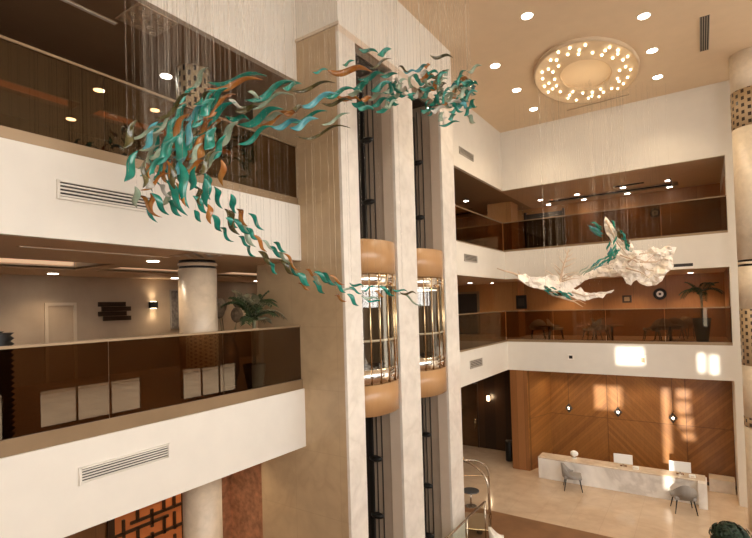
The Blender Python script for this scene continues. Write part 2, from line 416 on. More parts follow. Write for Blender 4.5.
for i, (a, b) in enumerate(SH):
    nm = ('near', 'far')[i]
    mb = MB()
    for x in (-6.08, -6.22): mb.box(x-.008, x+.008, b-.01, b+.02, ZL, CT-.15)
    struct('trim_4', mb, DARK)
    struct('wall_core', box(-7.6, -6.42, b-.01, b+.02, ZL, CT), DARK)
    gr = thing('lift_guide_rail', 'black vertical guide rail with brackets inside the %s lift shaft' % nm, 'rail', (-6.3, b-.09, ZL), group='guide rails in the lift shafts')
    MB().box(-.035, .035, -.035, .035, 0, CT-ZL-.3).box(-.09, -.07, .03, .09, 0, CT-ZL-.3).obj('rail', BLACK, gr)
    px = [(374, 139), (376, 201), (385, 460), (385, 517)] if i == 0 else [(423, 162), (425, 217), (431, 435), (431, 486), (431, 536)]
    for x, y in px:
        z = ony(x, y, b-.09).z-ZL
        m_ = MB().lathe([(.07, -.06), (.12, -.03), (.13, .03), (.07, .06)], (.12, -.02, z), 16, 1.3, .6)
        m_.box(-.05, .12, -.04, .08, z-.02, z+.02)
        m_.obj('bracket', BLACK, gr)
    # cab, bulging towards the atrium
    yc, hw = (a+b)/2, (b-a)/2-.02
    cab = thing('lift_cab', 'curved glass lift cab with wood bands stopped in the %s shaft' % nm, 'elevator', (-5.70, yc, -.6), group='panoramic lift cabs')
    BU = .34; cb = lambda p, n_=20: MB().lathe(p, (0, 0, .6), n_, BU, hw, -PI/2, PI/2)
    def solid(z0, z1, r=1.0):
        m_ = MB(); k = 20
        T = [(BU*r*math.cos(-PI/2+PI*j/k), hw*r*math.sin(-PI/2+PI*j/k)) for j in range(k+1)]
        lo_ = [m_.bm.verts.new((x, y, z0+.6)) for x, y in T]; hi_ = [m_.bm.verts.new((x, y, z1+.6)) for x, y in T]
        for j in range(k): m_.bm.faces.new((lo_[j], lo_[j+1], hi_[j+1], hi_[j])).smooth = True
        m_.bm.faces.new(lo_[::-1]); m_.bm.faces.new(hi_); m_.bm.faces.new((lo_[-1], lo_[0], hi_[0], hi_[-1]))
        return m_
    o = solid(-.6, .02).obj('wood_skirt', WOODL, cab); o.data.shade_smooth() if False else None
    solid(2.27, 2.95).obj('wood_canopy', WOODL, cab)
    solid(.02, .33, .985).obj('chrome_band', CHROME, cab); solid(2.02, 2.27, .985).obj('chrome_band', CHROME, cab)
    gf = cb([(.97, .33), (.97, 2.02)]).obj('glass_front', CABG, cab)
    for q in range(7):
        an = -1.25+2.5*q/6; x, y = BU*.98*math.cos(an), hw*.98*math.sin(an)
        MB().tube([(x, y, .62), (x, y, 2.87)], .016, 6).obj('mullion', BRASS, gf)
    MB().tube([(BU*.9*math.cos(-1.3+2.6*q/12), hw*.9*math.sin(-1.3+2.6*q/12), 1.5) for q in range(13)], .025, 6).obj('handrail', CREAMF, cab)
    MB().box(-.55, -.5, -hw, hw, .6, 2.85).box(-.5, -.02, -hw, -hw+.04, .6, 2.85).box(-.5, -.02, hw-.04, hw, .6, 2.85).obj('inner_wall', plain('cab_lining', (.17, .12, .08), .25, .3), cab)
    MB().box(-.5, -.49, -.18, .12, .7, 2.75).obj('inner_door', CHROME, cab)
    MB().box(-.45, .1, -.4, .4, 2.55, 2.58).obj('ceiling_panel', emis('cab_light', (1, .95, .85), 1.5), cab)
    MB().box(-.5, 0, -hw+.04, hw-.04, .6, .92).obj('cab_floor', DARK, cab)
# ---------------------------------------------------------------- balustrades
def balustrade(label, p0, p1, z, h, npan, base=.19, gm=None):
    L = (Vector(p1)-Vector(p0)).length; an = math.atan2(p1[1]-p0[1], p1[0]-p0[0])
    t = thing('glass_balustrade', label, 'railing', (p0[0], p0[1], z), an)
    box(0, L, -.03, .05, 0, base).obj('base_trim', TRIMB, t)
    for i in range(npan):
        a, b = L*i/npan+.006, L*(i+1)/npan-.006
        box(a, b, 0, .014, base, h-.03).obj('glass_panel', gm or BRONZE, t)
    box(0, L, -.018, .032, h-.035, h).obj('top_rail', TRIMB, t)
    return t
balustrade('bronze glass railing on the left gallery at mid height, behind the tail of glass leaves', (XF-.06, -7.9), (XF-.06, 7.13), Z0, 1.26, 8)
balustrade('bronze glass railing on the upper left gallery above the cream band', (XF-.06, -7.9), (XF-.06, 7.13), Z1, 1.22, 8, .15)
balustrade('short bronze glass railing right of the lift core on the middle gallery', (XF-.06, 12.22), (XF-.06, YF), Z0, 1.26, 4, .06, BRONZE2)
balustrade('short bronze glass railing right of the lift core on the upper gallery', (XF-.06, 12.22), (XF-.06, YF), Z1, 1.22, 4, .05)
balustrade('bronze glass railing across the rear middle gallery in front of the lounge', (XF-.04, YF+.05), (XR, YF+.05), Z0, 1.26, 4, .1, BRONZE2)
balustrade('bronze glass railing across the rear upper gallery', (XF-.04, YF+.05), (XR, YF+.05), Z1, 1.22, 4, .08, BRONZE2)
# level glass screen on the lobby floor by the lifts
t = thing('glass_screen', 'clear glass guard with brass handrail on the lobby floor beside the lifts', 'railing', (-5.27, 8.0, ZL))
for i in range(4): box(-.006, .006, i*1.27+.02, i*1.27+1.25, .08, 1.04).obj('glass_panel', CLEAR, t)
MB().tube([(0, 0, 1.1), (0, 5.05, 1.1)], .03).obj('handrail', STEEL, t)
for i in range(5): MB().tube([(0, .02+i*1.25, 0), (0, .02+i*1.25, 1.1)], .018).obj('post', STEEL, t)
# street outside the windows
struct('ground', box(9, 60, -40, 60, ZL-.3, ZL-.1), plain('street_paving', (.34, .31, .28), .8, var=.2, scale=.6))
struct('wall_outside', box(34, 36, -40, 60, ZL-.1, 1.2), marble('street_facade', (.42, .37, .31), (.2, .17, .14), .7, .4))
# ---------------------------------------------------------------- columns
def column(x, y, r, segs, label):
    t = bpy.data.objects.new('column', None); COL.objects.link(t); t.location = (x, y, ZL); t['kind'] = 'structure'; t['label'] = label
    for nm, z0, z1, rr, m in segs:
        o = MB().lathe([(rr, z0-ZL), (rr, z1-ZL)], (0, 0, 0), 48).obj(nm, m, t)
    return t
CLX, CLY = -7.9, 5.68
column(CLX, CLY, .42, [('stone_shaft', ZL, SL, .35, MARC), ('stone_shaft', Z0, 2.40, .345, MARC), ('cap_ring', 2.40, 2.44, .33, BLACK), ('cap_ring', 2.44, 2.50, .355, MARC), ('cap_ring', 2.50, S1, .33, BLACK),
    ('perforated_band', Z1, S2, .315, GOLDP)], 'round stone column in the left gallery with a perforated upper length')
MARC_ = MARC; MARC = marble('pale_travertine', (.78, .66, .50), (.55, .42, .3), .35, 1.3, amt=.25)
CRX, CRY, CRR = 1.42, 17.6, .5
def cz(y): return ony(745, y, CRY-.4).z
segs = []; zs = [ZL, cz(428), cz(418), cz(366), cz(309), cz(266), cz(264), cz(261.5), cz(259.5), cz(126), cz(88), ZC]
kinds = [('stone_shaft', .5, MARC), ('perforated_band', .505, GOLDP), ('stone_shaft', .5, MARC), ('perforated_band', .505, GOLDP), ('stone_shaft', .5, MARC), ('dark_ring', .49, BLACK), ('stone_shaft', .5, MARC), ('dark_ring', .49, BLACK), ('stone_shaft', .5, MARC), ('perforated_band', .505, GOLDP), ('stone_shaft', .5, MARC)]
for (nm, rr, m), a, b in zip(kinds, zs, zs[1:]): segs.append((nm, a, b, rr, m))
column(CRX, CRY, CRR, segs, 'tall round travertine column at the right edge with perforated bands')
# hung column stub, stands in for a perforated panel mirrored in the left railing
column(8.1, 15.6, .8, [('perforated_band', -1.25, 1.4, .8, GOLDP), ('stone_shaft', 1.4, ZC, .8, MARC)], 'hung column stub standing in for a perforated panel on the window side')
# ---------------------------------------------------------------- vents
def wallvent(label, axis, plane, u0, u1, z0, z1, ns, frame=PAINT, cat='air vent', group='linear air vents on the cream gallery bands', lip=False):
    t = thing('air_vent', label, cat, (plane, (u0+u1)/2, z0) if axis == 'x' else ((u0+u1)/2, plane, z0), 0 if axis == 'x' else -PI/2, group)
    w, h = (u1-u0)/2, z1-z0
    box(0, .006, -w, w, 0, h).obj('backing', SLOT, t)
    if lip: box(0, .14, -w-.03, w+.03, -.11, -.03).obj('lip', VENTW, t)
    b = h/(ns*1.35)
    mb = MB().box(0, .03, -w-.02, -w+.012, -.02, h+.02).box(0, .03, w-.012, w+.02, -.02, h+.02).box(0, .03, -w, w, -.02, .012).box(0, .03, -w, w, h-.004, h+.02)
    fo_ = mb.obj('frame', frame, t)
    for i in range(ns): z = h*(i+.72)/(ns+.45); box(.0, .024, -w, w, z-b*.26, z+b*.26).obj('slat', frame, fo_)
wallvent('long louvred air vent on the upper left cream band under the glass leaves', 'x', XF, 2.76, 3.99, 3.07, 3.27, 4)
wallvent('long louvred air vent on the lower left cream band', 'x', XF, 2.96, 4.18, -.55, -.36, 5)
wallvent('small grey air vent high on the wall right of the lift core', 'x', XF, 15.06, 16.25, 6.70, 6.90, 4, VENTG)
wallvent('small grey air vent on the band right of the lift core, upper gallery edge', 'x', XF, 15.2, 16.28, 3.06, 3.27, 4, VENTG)
wallvent('small grey air vent on the band right of the lift core, middle gallery edge', 'x', XF, 15.4, 16.45, -.62, -.38, 4, VENTG)
wallvent('long slot air diffuser along the lower edge of the rear cream band', 'y', YF, -3.4, -.2, 2.66, 2.72, 1, SLOT, lip=True)
def boxfit(nm, label, cat, c, w, h, m1, m2, axis='y', r=0):
    t = thing(nm, label, cat, c)
    if r:
        MB().lathe([(r, 0), (r, .05), (r*.8, .06)], n=28).obj('rim', m1, t).rotation_euler.x = PI/2
        MB().lathe([(r*.55, .055), (r*.55, .068)], n=24).obj('face', m2, t).rotation_euler.x = PI/2
        MB().lathe([(r*.2, .066), (r*.2, .078)], n=16).obj('hub', m1, t).rotation_euler.x = PI/2
    else:
        box(-w/2, w/2, -.04, 0, -h/2, h/2, bevel=.005).obj('housing', m1, t)
        box(-w*.28, w*.28, -.047, -.04, -h*.28, h*.28).obj('face', m2, t)
    return t
p = ony(571, 357, YF); boxfit('wall_spotlight', 'small square silver fitting on the rear lower cream band', 'light', p, .22, .2, VENTW, BLACK)
p = ony(643, 360, YF); boxfit('wall_spotlight', 'small upright dark fitting on the rear lower cream band, near its sunlit patch', 'light', p, .2, .3, VENTW, TRIMB)
p = ony(660, 294, 23.4); boxfit('wall_clock', 'round black clock with pale dial on the wood wall of the middle gallery', 'clock', p, 0, 0, BLACK, WHITEP, r=.24)
p = ony(655, 213, 23.9); boxfit('round_speaker', 'round dark fitting with pale centre on the upper gallery wood wall', 'speaker', p, 0, 0, BLACK, VENTG, r=.2)
p = ony(563, 225, 23.9); boxfit('round_speaker', 'small round pale fitting on the upper gallery wall behind the hanging wires', 'speaker', p, 0, 0, TRIMB, VENTG, r=.13)
p = ony(627, 299, 23.4); boxfit('wall_panel', 'small square brown panel on the wood wall left of the clock', 'panel', p, .36, .32, WOODD, TRIMB)
p = ony(521.5, 302, 21.9); boxfit('wall_screen', 'tall dark screen on the wood pier of the middle gallery', 'screen', p, .48, .62, BLACK, DARK)
# ceiling vents
t = thing('ceiling_vent', 'dark rectangular grille in the main ceiling at the top right', 'air vent', (.32, 15.5, ZC))
box(-.1, .1, -1, 1, -.012, 0).obj('backing', SLOT, t)
for i in range(5): box(-.1+.05*i-.008, -.1+.05*i+.008, -1, 1, -.025, 0).obj('slat', VENTG, t)
t = thing('ceiling_vent', 'thin linear diffuser in the main ceiling beyond the oval light', 'air vent', (-2.81, 18.48, ZC), math.atan2(-.11, 2.04))
box(-1.02, 1.02, -.05, .05, -.01, 0).obj('slot', TRIMB, t)
for s in (-1, 1): box(-1.03, 1.03, s*.055-.012, s*.055+.012, -.02, 0).obj('lip', CEILP, t)
t = thing('ceiling_vent', 'thin linear slot in the upper left gallery soffit', 'air vent', (-7.52, 3.0, S2))
box(-.03, .03, -1.6, 1.0, -.012, 0).obj('slot', VENTW, t); box(-.05, .05, -1.62, 1.02, -.006, 0).obj('lip', SOFFD, t)
t = thing('ceiling_vent', 'thin linear slot in the middle left gallery soffit', 'air vent', (-7.62, 3.9, S1))
box(-.03, .03, -1.2, 1.0, -.012, 0).obj('slot', VENTW, t); box(-.05, .05, -1.22, 1.02, -.006, 0).obj('lip', SOFF, t)
for z, nm, y0, m in ((S2, 'upper', 4.25, CEILP), (S1, 'middle', 5.1, PAINT)):
    t = thing('ceiling_panel', 'square fretwork panel set in the %s left gallery soffit' % nm, 'panel', (-7.05, y0, z))
    box(-.33, .33, -.33, .33, -.008, 0).obj('backing', SOFFD, t)
    mb = MB()
    for i in range(5):
        for j in range(5):
            if (i+j) % 2 == 0: mb.lathe([(.055, -.016), (.035, -.016), (.035, -.006)], (-.24+.12*i, -.24+.12*j, 0), 10)
    mb.obj('fretwork', m, t)
t = thing('ceiling_track', 'black rectangular track frame under the rear upper gallery soffit', 'light track', (-2.2, 22.7, S2))
box(-3.4, 1.4, -.02, .02, -.05, 0).obj('track', BLACK, t); box(1.36, 1.4, -1.1, 0, -.05, 0).obj('track', BLACK, t); box(-.6, .5, -1.12, -1.08, -.05, 0).obj('track', BLACK, t)
# ---------------------------------------------------------------- lights
def spot(loc, e, ang=120, col=(1, .78, .52), parent=None, r=.08, blend=.8):
    l = bpy.data.lights.new('spot_beam', 'SPOT'); l.energy = e; l.spot_size = math.radians(ang); l.spot_blend = blend; l.color = col; l.shadow_soft_size = r
    o = bpy.data.objects.new('spot_beam', l); COL.objects.link(o); o.location = loc
    if parent: o.parent = parent
    return o
def downlight(label, p, e, r=.1, group=None, z=None):
    t = thing('ceiling_downlight', label, 'light', p, 0, group)
    bz = MB().lathe([(r, 0), (r*1.25, -.006), (r*1.25, 0)], n=20).obj('bezel', VENTW, t)
    MB().lathe([(r, -.004), (r, -.012)], n=20).obj('lens', LAMP, bz)
    spot((0, 0, -.05), e, parent=t)
    return t
main = [(-3.28, 11.81), (-.92, 11.7), (-4.79, 11.75), (-.93, 13.57), (-4.79, 13.72), (-4.79, 15.73), (-4.79, 17.66), (-.9, 15.61), (-.89, 17.58)]
vis = {(-3.28, 11.81): 'round downlight in the main ceiling, alone at the top left of the oval light',
 (-.93, 13.57): 'round downlight in the main ceiling right of the oval light, nearest of its row',
 (-.9, 15.61): 'round downlight in the main ceiling right of the oval light, middle of its row',
 (-.89, 17.58): 'round downlight in the main ceiling right of the oval light, farthest of its row',
 (-4.79, 13.72): 'round downlight in the main ceiling left of the oval light, nearest of its row',
 (-4.79, 15.73): 'round downlight in the main ceiling left of the oval light, middle of its row',
 (-4.79, 17.66): 'round downlight in the main ceiling left of the oval light, farthest of its row'}
for p in main:
    if p in vis: downlight(vis[p], (*p, ZC), 170, .13, 'downlights in the main ceiling')
gal = [((166, 76), S2, 'downlight beside the perforated column top in the upper left gallery'),
 ((99, 90), S2, 'downlight seen through the upper left railing, top of the loose pair'),
 ((71, 119), S2, 'downlight low behind the upper left railing near its dark wall'),
 ((155, 110), S2, 'downlight in the upper left gallery just left of the leaf cluster'),
 ((263, 173), S2, 'downlight at the dark far end of the upper left gallery'),
 ((153, 261), S1, 'downlight in the middle left gallery soffit left of the stone column'),
 ((53, 273.5), S1, 'downlight in the middle left gallery over the pale wall door'),
 ((175, 278), S1, 'downlight in the middle left gallery touching the stone column top'),
 ((257, 281), S1, 'downlight above the potted plant in the middle left gallery'),
 ((470, 283), S1, 'left downlight of two right of the lift core, middle gallery'),
 ((493, 283), S1, 'right downlight of two right of the lift core, middle gallery'),
 ((466, 201), S2, 'left downlight of two right of the lift core, upper gallery'),
 ((489.5, 210.5), S2, 'right downlight of two right of the lift core, upper gallery'),
 ((540.5, 200), S2, 'near downlight of the first pair from the left, rear upper gallery'),
 ((548.5, 204.5), S2, 'far downlight of the first pair from the left, rear upper gallery'),
 ((577, 194.5), S2, 'near downlight of the second pair from the left, rear upper gallery'),
 ((584, 199.5), S2, 'far downlight of the second pair from the left, rear upper gallery'),
 ((623, 187.5), S2, 'near downlight of the third pair from the left, rear upper gallery'),
 ((627.5, 193.5), S2, 'far downlight of the third pair from the left, rear upper gallery'),
 ((668, 180.5), S2, 'near downlight of the last pair before the right column, rear upper gallery'),
 ((669.6, 187), S2, 'far downlight of the last pair before the right column, rear upper gallery')]
for (x, y), z, lab in gal:
    p = onz(x, y, z); e = (42 if p.y < 12 else 60) if z == S1 else (7 if p.y < 12 else (30 if p.x < -6.8 else 42))
    if p.x < -12.3: p.x = -12.3
    downlight(lab, p, e, .1, 'gallery downlights')
for x in (-5.0, -2.5, -.3): # middle rear gallery, hidden behind the band edge
    downlight('downlight in the rear middle gallery soffit over the lounge', (x, 22.3, S1), 190, .09, 'lounge downlights')
for x in (-5, -3.5, -2, -.4):
    downlight('downlight in the soffit over the reception desk', (x, 20.2, SL), 45, .09, 'reception downlights')
for x, y, e in ((-9.3, 3, 8), (-9.2, 6.6, 60), (-8.0, 6.4, 40), (-8.5, 15.5, 16), (-8.3, 19.2, 16)):  # unseen lamps, the strong pair added to brighten the terracotta wall
    downlight('unseen downlight under the left gallery in the lobby', (x, y, SL), e, .09, 'unseen lobby soffit downlights')
# oval ring light
t = thing('oval_ceiling_light', 'large oval ring light studded with warm bulbs in the main ceiling', 'ceiling light', (-2.7, 15.9, ZC))
A, B = 1.45, 2.3
mb = MB(); n_ = 72; prof = [(1.0, 0), (1.0, -.10), (.96, -.10), (.93, -.03), (.52, -.03), (.5, -.07), (.48, -.07), (.48, 0)]
mb.lathe(prof, (0, 0, 0), n_, A, B, caps=False)
mb.obj('oval_tray', plain('ring_tray', (.62, .47, .31), .6), t)
k = 0
for ri, (f, cnt) in enumerate(((.86, 24), (.74, 20), (.62, 18))):
    for j in range(cnt):
        if (j*7+ri*3) % 5 == 0: continue
        an = 2*PI*(j+.37*ri)/cnt+random.uniform(-.05, .05); g = f+random.uniform(-.035, .035)
        MB().ball((A*g*math.cos(an), B*g*math.sin(an), -.06), .036, 1).obj('bulb', LAMPW, t)
l = bpy.data.lights.new('ring_glow', 'POINT'); l.energy = 35; l.color = (1, .75, .45); l.shadow_soft_size = .5
o = bpy.data.objects.new('ring_glow', l); COL.objects.link(o); o.location = (0, 0, -1.2); o.parent = t
# sun + sky
l = bpy.data.lights.new('sun', 'SUN'); l.energy = 7; l.angle = math.radians(.45); l.color = (1, .92, .78)
o = bpy.data.objects.new('sun', l); COL.objects.link(o); o.rotation_euler = SD.to_track_quat('-Z', 'Y').to_euler(); o.location = (0, -30, 12)
w = bpy.data.worlds.new('world'); S.world = w; w.use_nodes = True
bg = w.node_tree.nodes['Background']; bg.inputs[0].default_value = (1.0, .965, .91, 1); bg.inputs[1].default_value = 5.6
# ---------------------------------------------------------------- left gallery furnishings
XW = -12.9
def wallbox(x0, y0, x1, y1): a = onx(x0, y0, XW); b = onx(x1, y1, XW); return a.y, b.y, b.z, a.z
y0, y1, z0, z1 = wallbox(45, 305, 75, 330)
d = struct('door_2', box(XW, XW+.02, 5.12, 5.68, 0, 1.83), WALLT)
struct('door_frame', MB().box(XW, XW+.05, 5.05, 5.12, 0, 1.9).box(XW, XW+.05, 5.68, 5.75, 0, 1.9).box(XW, XW+.05, 5.12, 5.68, 1.83, 1.9), plain('door_frame_paint', (.62, .5, .37), .5), d)
t = thing('wall_decoration', 'dark staggered wooden plank decoration on the taupe wall', 'wall decoration', (XW, 6.7, 1.65))
for i, (a, b) in enumerate(((-.42, .28), (-.33, .42), (-.42, .3), (-.3, .42))): box(0, .06, a, b, .14-.125*i, .257-.125*i).obj('plank', WOODD, t)
p = onx(152, 305, XW)
t = thing('wall_sconce', 'small black cube sconce glowing up and down on the taupe wall', 'wall lamp', p)
box(0, .14, -.1, .1, -.09, .09).obj('housing', BLACK, t); box(.03, .11, -.07, .07, .09, .10).obj('lens', LAMPW, t); box(.03, .11, -.07, .07, -.10, -.09).obj('lens', LAMPW, t)
for s in (1, -1):
    o = spot((.1, 0, s*.12), 9, 130, parent=t)
    if s > 0: o.rotation_euler.x = PI
t = thing('wall_art', 'narrow textured grey panel on the taupe wall beside the stone column', 'picture', onx(174, 310, XW))
box(0, .04, -.13, .13, -.55, .6).obj('frame', VENTG, t); box(.04, .05, -.1, .1, -.52, .57).obj('canvas', plain('mottled_canvas', (.2, .17, .15), .8, var=.5, scale=12), t)
# ribbed dark vase
p = onx(3, 333, -7.4)
t = thing('ribbed_vase', 'dark ribbed vase behind the left railing at the picture edge', 'vase', (p.x, p.y-.12, Z0))
prof = []; hh = p.z
for i in range(40): prof.append((.19+(.04 if i % 2 else 0), hh*i/39))
MB().lathe(prof, n=28).obj('ribbed_body', BLACK, t)
MB().lathe([(.1, hh), (.13, hh+.02), (.08, hh+.02)], n=24).obj('lip', BLACK, t)
# ---------------------------------------------------------------- plants
def frond(mb, base, az, el, L, droop, w=.05, n=11, leaf=.22):
    pts = []; d = Vector((math.cos(az)*math.cos(el), math.sin(az)*math.cos(el), math.sin(el))); p = Vector(base)
    for i in range(n+1):
        pts.append(p.copy()); p = p+d*(L/n); d = (d+Vector((0, 0, -droop/n))).normalized()
    mb.tube(pts, [.012*(1-.7*i/n) for i in range(n+1)], 5)
    side = Vector((-math.sin(az), math.cos(az), 0))
    for i in range(2, n+1):
        t_ = i/n; ll = leaf*(1-.75*abs(t_-.45)); dr = (pts[i]-pts[i-1]).normalized()
        for s in (-1, 1):
            tip = pts[i]+side*s*ll*.85+dr*ll*.55+Vector((0, 0, -.25*ll)); ctr = (pts[i]+tip)/2+Vector((0, 0, .03))
            wv = dr*w*.5
            mb.poly([pts[i]-wv*.4, ctr-wv, tip]); mb.poly([pts[i]-wv*.4, tip, ctr+wv]) if False else None
            mb.poly([pts[i], ctr-wv, tip, ctr+wv])
def palm(label, loc, potm, ph, pr_, nf, L, mat, trunk=.3, el=(.5, 1.3), pottop=1.3, mat2=None, droop=1.3):
    t = thing('potted_palm', label, 'plant', loc)
    MB().lathe([(pr_*.7, 0), (pr_*pottop*.85, ph*.6), (pr_*pottop, ph), (pr_*pottop*.88, ph), (pr_*pottop*.85, ph-.05), (.01, ph-.05)], n=24).obj('pot', potm, t)
    MB().tube([(0, 0, ph-.06), (.02, 0, ph+trunk*.5), (0, .02, ph+trunk)], .035).obj('stem', OLIVEP, t)
    for i in range(nf):
        mb = MB(); frond(mb, (0, 0, ph+trunk*random.uniform(.6, 1)), 2*PI*i/nf+random.uniform(-.3, .3), random.uniform(*el), L*random.uniform(.75, 1.1), random.uniform(.8, 1)*droop)
        mb.obj('frond', mat2 if (mat2 and i % 3 == 0) else mat, t, fix=False)
    return t
palm('potted palm behind the left railing beside the stone column', (-7.2, 6.4, Z0), BLACK, .55, .17, 18, .66, GREEN, 1.05, (.75, 1.45), mat2=OLIVEP, droop=2.0)
t = thing('dried_flower_vase', 'vase of pale dried blooms behind the palm in the left gallery', 'plant', (-8.35, 6.75, Z0))
MB().lathe([(.12, 0), (.2, .3), (.2, .7), (.1, 1.0), (.12, 1.05)], n=24).obj('vase', TRIMB, t)
for i in range(4):
    a = i*2*PI/4; q = Vector((.26*math.cos(a), .26*math.sin(a), 1.5+.3*((i*3) % 4)/3))
    MB().tube([(0, 0, 1.0), q*.7, q], .01, 5).obj('stem', OLIVEP, t); MB().ball(q, .13, 2, (1, 1, 1.3)).obj('bloom', plain('dried_bloom', (.20, .14, .085), .9, var=.4, scale=14), t)
palm('potted palm in a tall dark pot at the right end of the rear middle gallery', (0, 20.6, Z0), BLACK, .85, .25, 10, .85, GREEN, .95, (.5, 1.35), 1.15, droop=2.0)
p = onz(664, 534, -3.95)
palm('dark fronded plant whose tips rise at the bottom edge before the reception', (p.x, p.y, ZL), TRIMB, .5, .2, 8, .6, GREEN, .35, (.2, .9))
p = onz(730, 524, -3.9)
t = thing('round_shrub', 'dark round clipped shrub at the bottom edge near the right column', 'plant', (p.x, p.y, ZL))
MB().lathe([(.2, 0), (.28, .5), (.24, .5), (.22, .42), (.01, .42)], n=24).obj('pot', BLACK, t)
MB().tube([(0, 0, .4), (0, 0, .85)], .03).obj('stem', OLIVEP, t)
mb = MB()
for i in range(900):
    u = Vector((random.gauss(0, 1), random.gauss(0, 1), random.gauss(0, 1))).normalized(); c = u*random.uniform(.3, .43); c.z = c.z*.75+.93
    a = u.orthogonal().normalized(); a.rotate(Matrix.Rotation(random.uniform(0, 6.28), 3, u)); b_ = u.cross(a); L = random.uniform(.05, .09)
    mb.poly([c-a*L, c+b_*L*.5+u*.02, c+a*L, c-b_*L*.5])
mb.ball((0, 0, .93), .33, 2, (1, 1, .75)); mb.obj('foliage', GREEND, t, fix=False)
# ---------------------------------------------------------------- lobby
XA = -10.0
t = thing('lattice_screen', 'dark wooden lattice screen with amber light behind, under the lower left band', 'screen', (XA, 5.1, ZL))
box(-.06, -.04, -.1, 1.6, 0, 3.95).obj('backlight', ORANGEB, t)
mb = MB().box(-.03, .05, -.12, 0, 0, 3.95).box(-.03, .05, 1.55, 1.67, 0, 3.95).box(-.03, .05, 0, 1.55, 3.85, 3.95).box(-.03, .05, 0, 1.55, 0, .1)
mb.obj('frame', WOODD, t)
mb = MB()
for i in range(1, 16):
    z = .1+.25*i+.05*((i*7)%3)
    if z > 3.85: break
    mb.box(-.02, .03, 0 if i % 3 else .35, 1.55 if i % 2 else 1.2, z-.028, z+.028)
for y in (.2, .5, .82, 1.1, 1.35):
    for j in range(0, 15, 2):
        z = .1+.25*(j+(int(y*10) % 2)); mb.box(-.02, .03, y-.026, y+.026, z, min(z+.38, 3.85))
mb.obj('lattice', WOODD, t)
struct('wall_left', box(-10.3, -10.1, -8, 5.0, ZL, SL), wood('amber_wood', (.12, .05, .015), (.2, .085, .03), .4, planks=.8, ax=1))
struct('wall_left', box(-10.3, -10.1, 6.8, 8.1, ZL, SL), BRICK)
# reception desk
t = thing('reception_desk', 'long white marble reception desk before the chevron wood wall', 'desk', (-2.7, 18.75, ZL))
box(-2.67, 2.42, 0, .12, 0, .75).obj('front_panel', DESKM, t)
box(-2.67, 2.62, -.02, .62, .75, .80, bevel=.01).obj('counter_top', marble('counter_stone', (.72, .6, .46), (.5, .4, .3), .2, 1), t)
box(-2.67, -2.55, .12, .6, 0, .75).obj('end_panel', DESKM, t)
box(2.42, 2.66, -.3, .6, 0, .75).obj('end_panel', DESKM, t); box(2.42, 2.66, -.3, -.02, .75, .80).obj('counter_top', DESKM, t)
box(-2.5, 2.42, .3, .34, 0, .7).obj('inner_shelf', WOODP, t)
t = thing('planter_trough', 'low pale stone ledge at the foot of the wood wall right of the desk', 'ledge', (.3, 20.3, ZL))
box(-.28, .45, 0, .5, 0, .42).obj('ledge_body', MARW, t); box(-.28, .45, -.01, .5, .42, .45).obj('ledge_top', MARC, t)
DZ = ZL+.80
def monitor(label, px, py, w, h, nm='computer_monitor'):
    p = ony(px, py, 19.0); t = thing(nm, label, 'monitor', (p.x, 19.05, DZ), .06, 'white monitors on the reception desk')
    sb = box(-w/2, w/2, -.02, .02, .1, .1+h, bevel=.008).obj('screen_back', WHITEP, t)
    MB().box(-.03, .03, -.01, .03, 0, .15).obj('stand', STEEL, t); box(-.11, .11, -.02, .14, 0, .012).obj('base', STEEL, t)
    box(-w/2+.02, w/2-.02, .02, .024, .13, .08+h).obj('screen', BLACK, sb)
monitor('white monitor back in the middle of the reception desk', 623, 462, .6, .33)
monitor('white monitor back near the right end of the reception desk', 680, 470, .62, .34)
t = thing('desk_lamp', 'small white rounded desk fitting near the left end of the reception desk', 'lamp', (ony(573, 453, 19).x, 19.2, DZ))
MB().lathe([(.09, 0), (.09, .02), (.02, .03), (.02, .1)], n=16).obj('base', WHITEP, t); MB().ball((0, 0, .17), .15, 2, (1, .5, .8)).obj('shade', WHITEP, t)
for px, lab in ((636, 'small white card box beside the middle monitor on the desk'), (692, 'small white card box beside the right monitor on the desk')):
    p = ony(px, 470, 19.0); t = thing('card_holder', lab, 'box', (p.x, 18.95, DZ), .2)
    box(-.09, .09, -.05, .05, 0, .09, bevel=.01).obj('box_body', WHITEP, t); box(-.05, .05, -.055, -.05, .02, .07).obj('card', CREAMF, t)
# pendants
for px, py, lab in ((569, 408, 'leftmost of three small wire pendant lamps over the reception'), (618, 412, 'middle of three small wire pendant lamps over the reception'), (673, 418, 'rightmost of three small wire pendant lamps over the reception')):
    p = ony(px, py, 19.7); t = thing('pendant_lamp', lab, 'pendant lamp', (p.x, 19.7, SL), 0, 'wire pendant lamps over the reception')
    dz = SL-p.z
    MB().tube([(0, 0, 0), (0, 0, -dz+.16)], .006, 5).obj('cord', BLACK, t)
    mb = MB()
    for k in range(6):
        a = k*PI/3; q = Vector((.13*math.cos(a), .13*math.sin(a), -dz))
        mb.tube([(0, 0, -dz+.17), q, (0, 0, -dz-.17)], .014, 5)
        a2 = (k+1)*PI/3; mb.tube([q, (.13*math.cos(a2), .13*math.sin(a2), -dz)], .014, 5)
    mb.obj('wire_cage', BLACK, t); MB().ball((0, 0, -dz-.01), .04, 2).obj('bulb', LAMP, t)
    l = bpy.data.lights.new('bulb_glow', 'POINT'); l.energy = 6; l.color = (1, .75, .5); l.shadow_soft_size = .06
    o = bpy.data.objects.new('bulb_glow', l); COL.objects.link(o); o.location = (0, -.2, -dz); o.parent = t
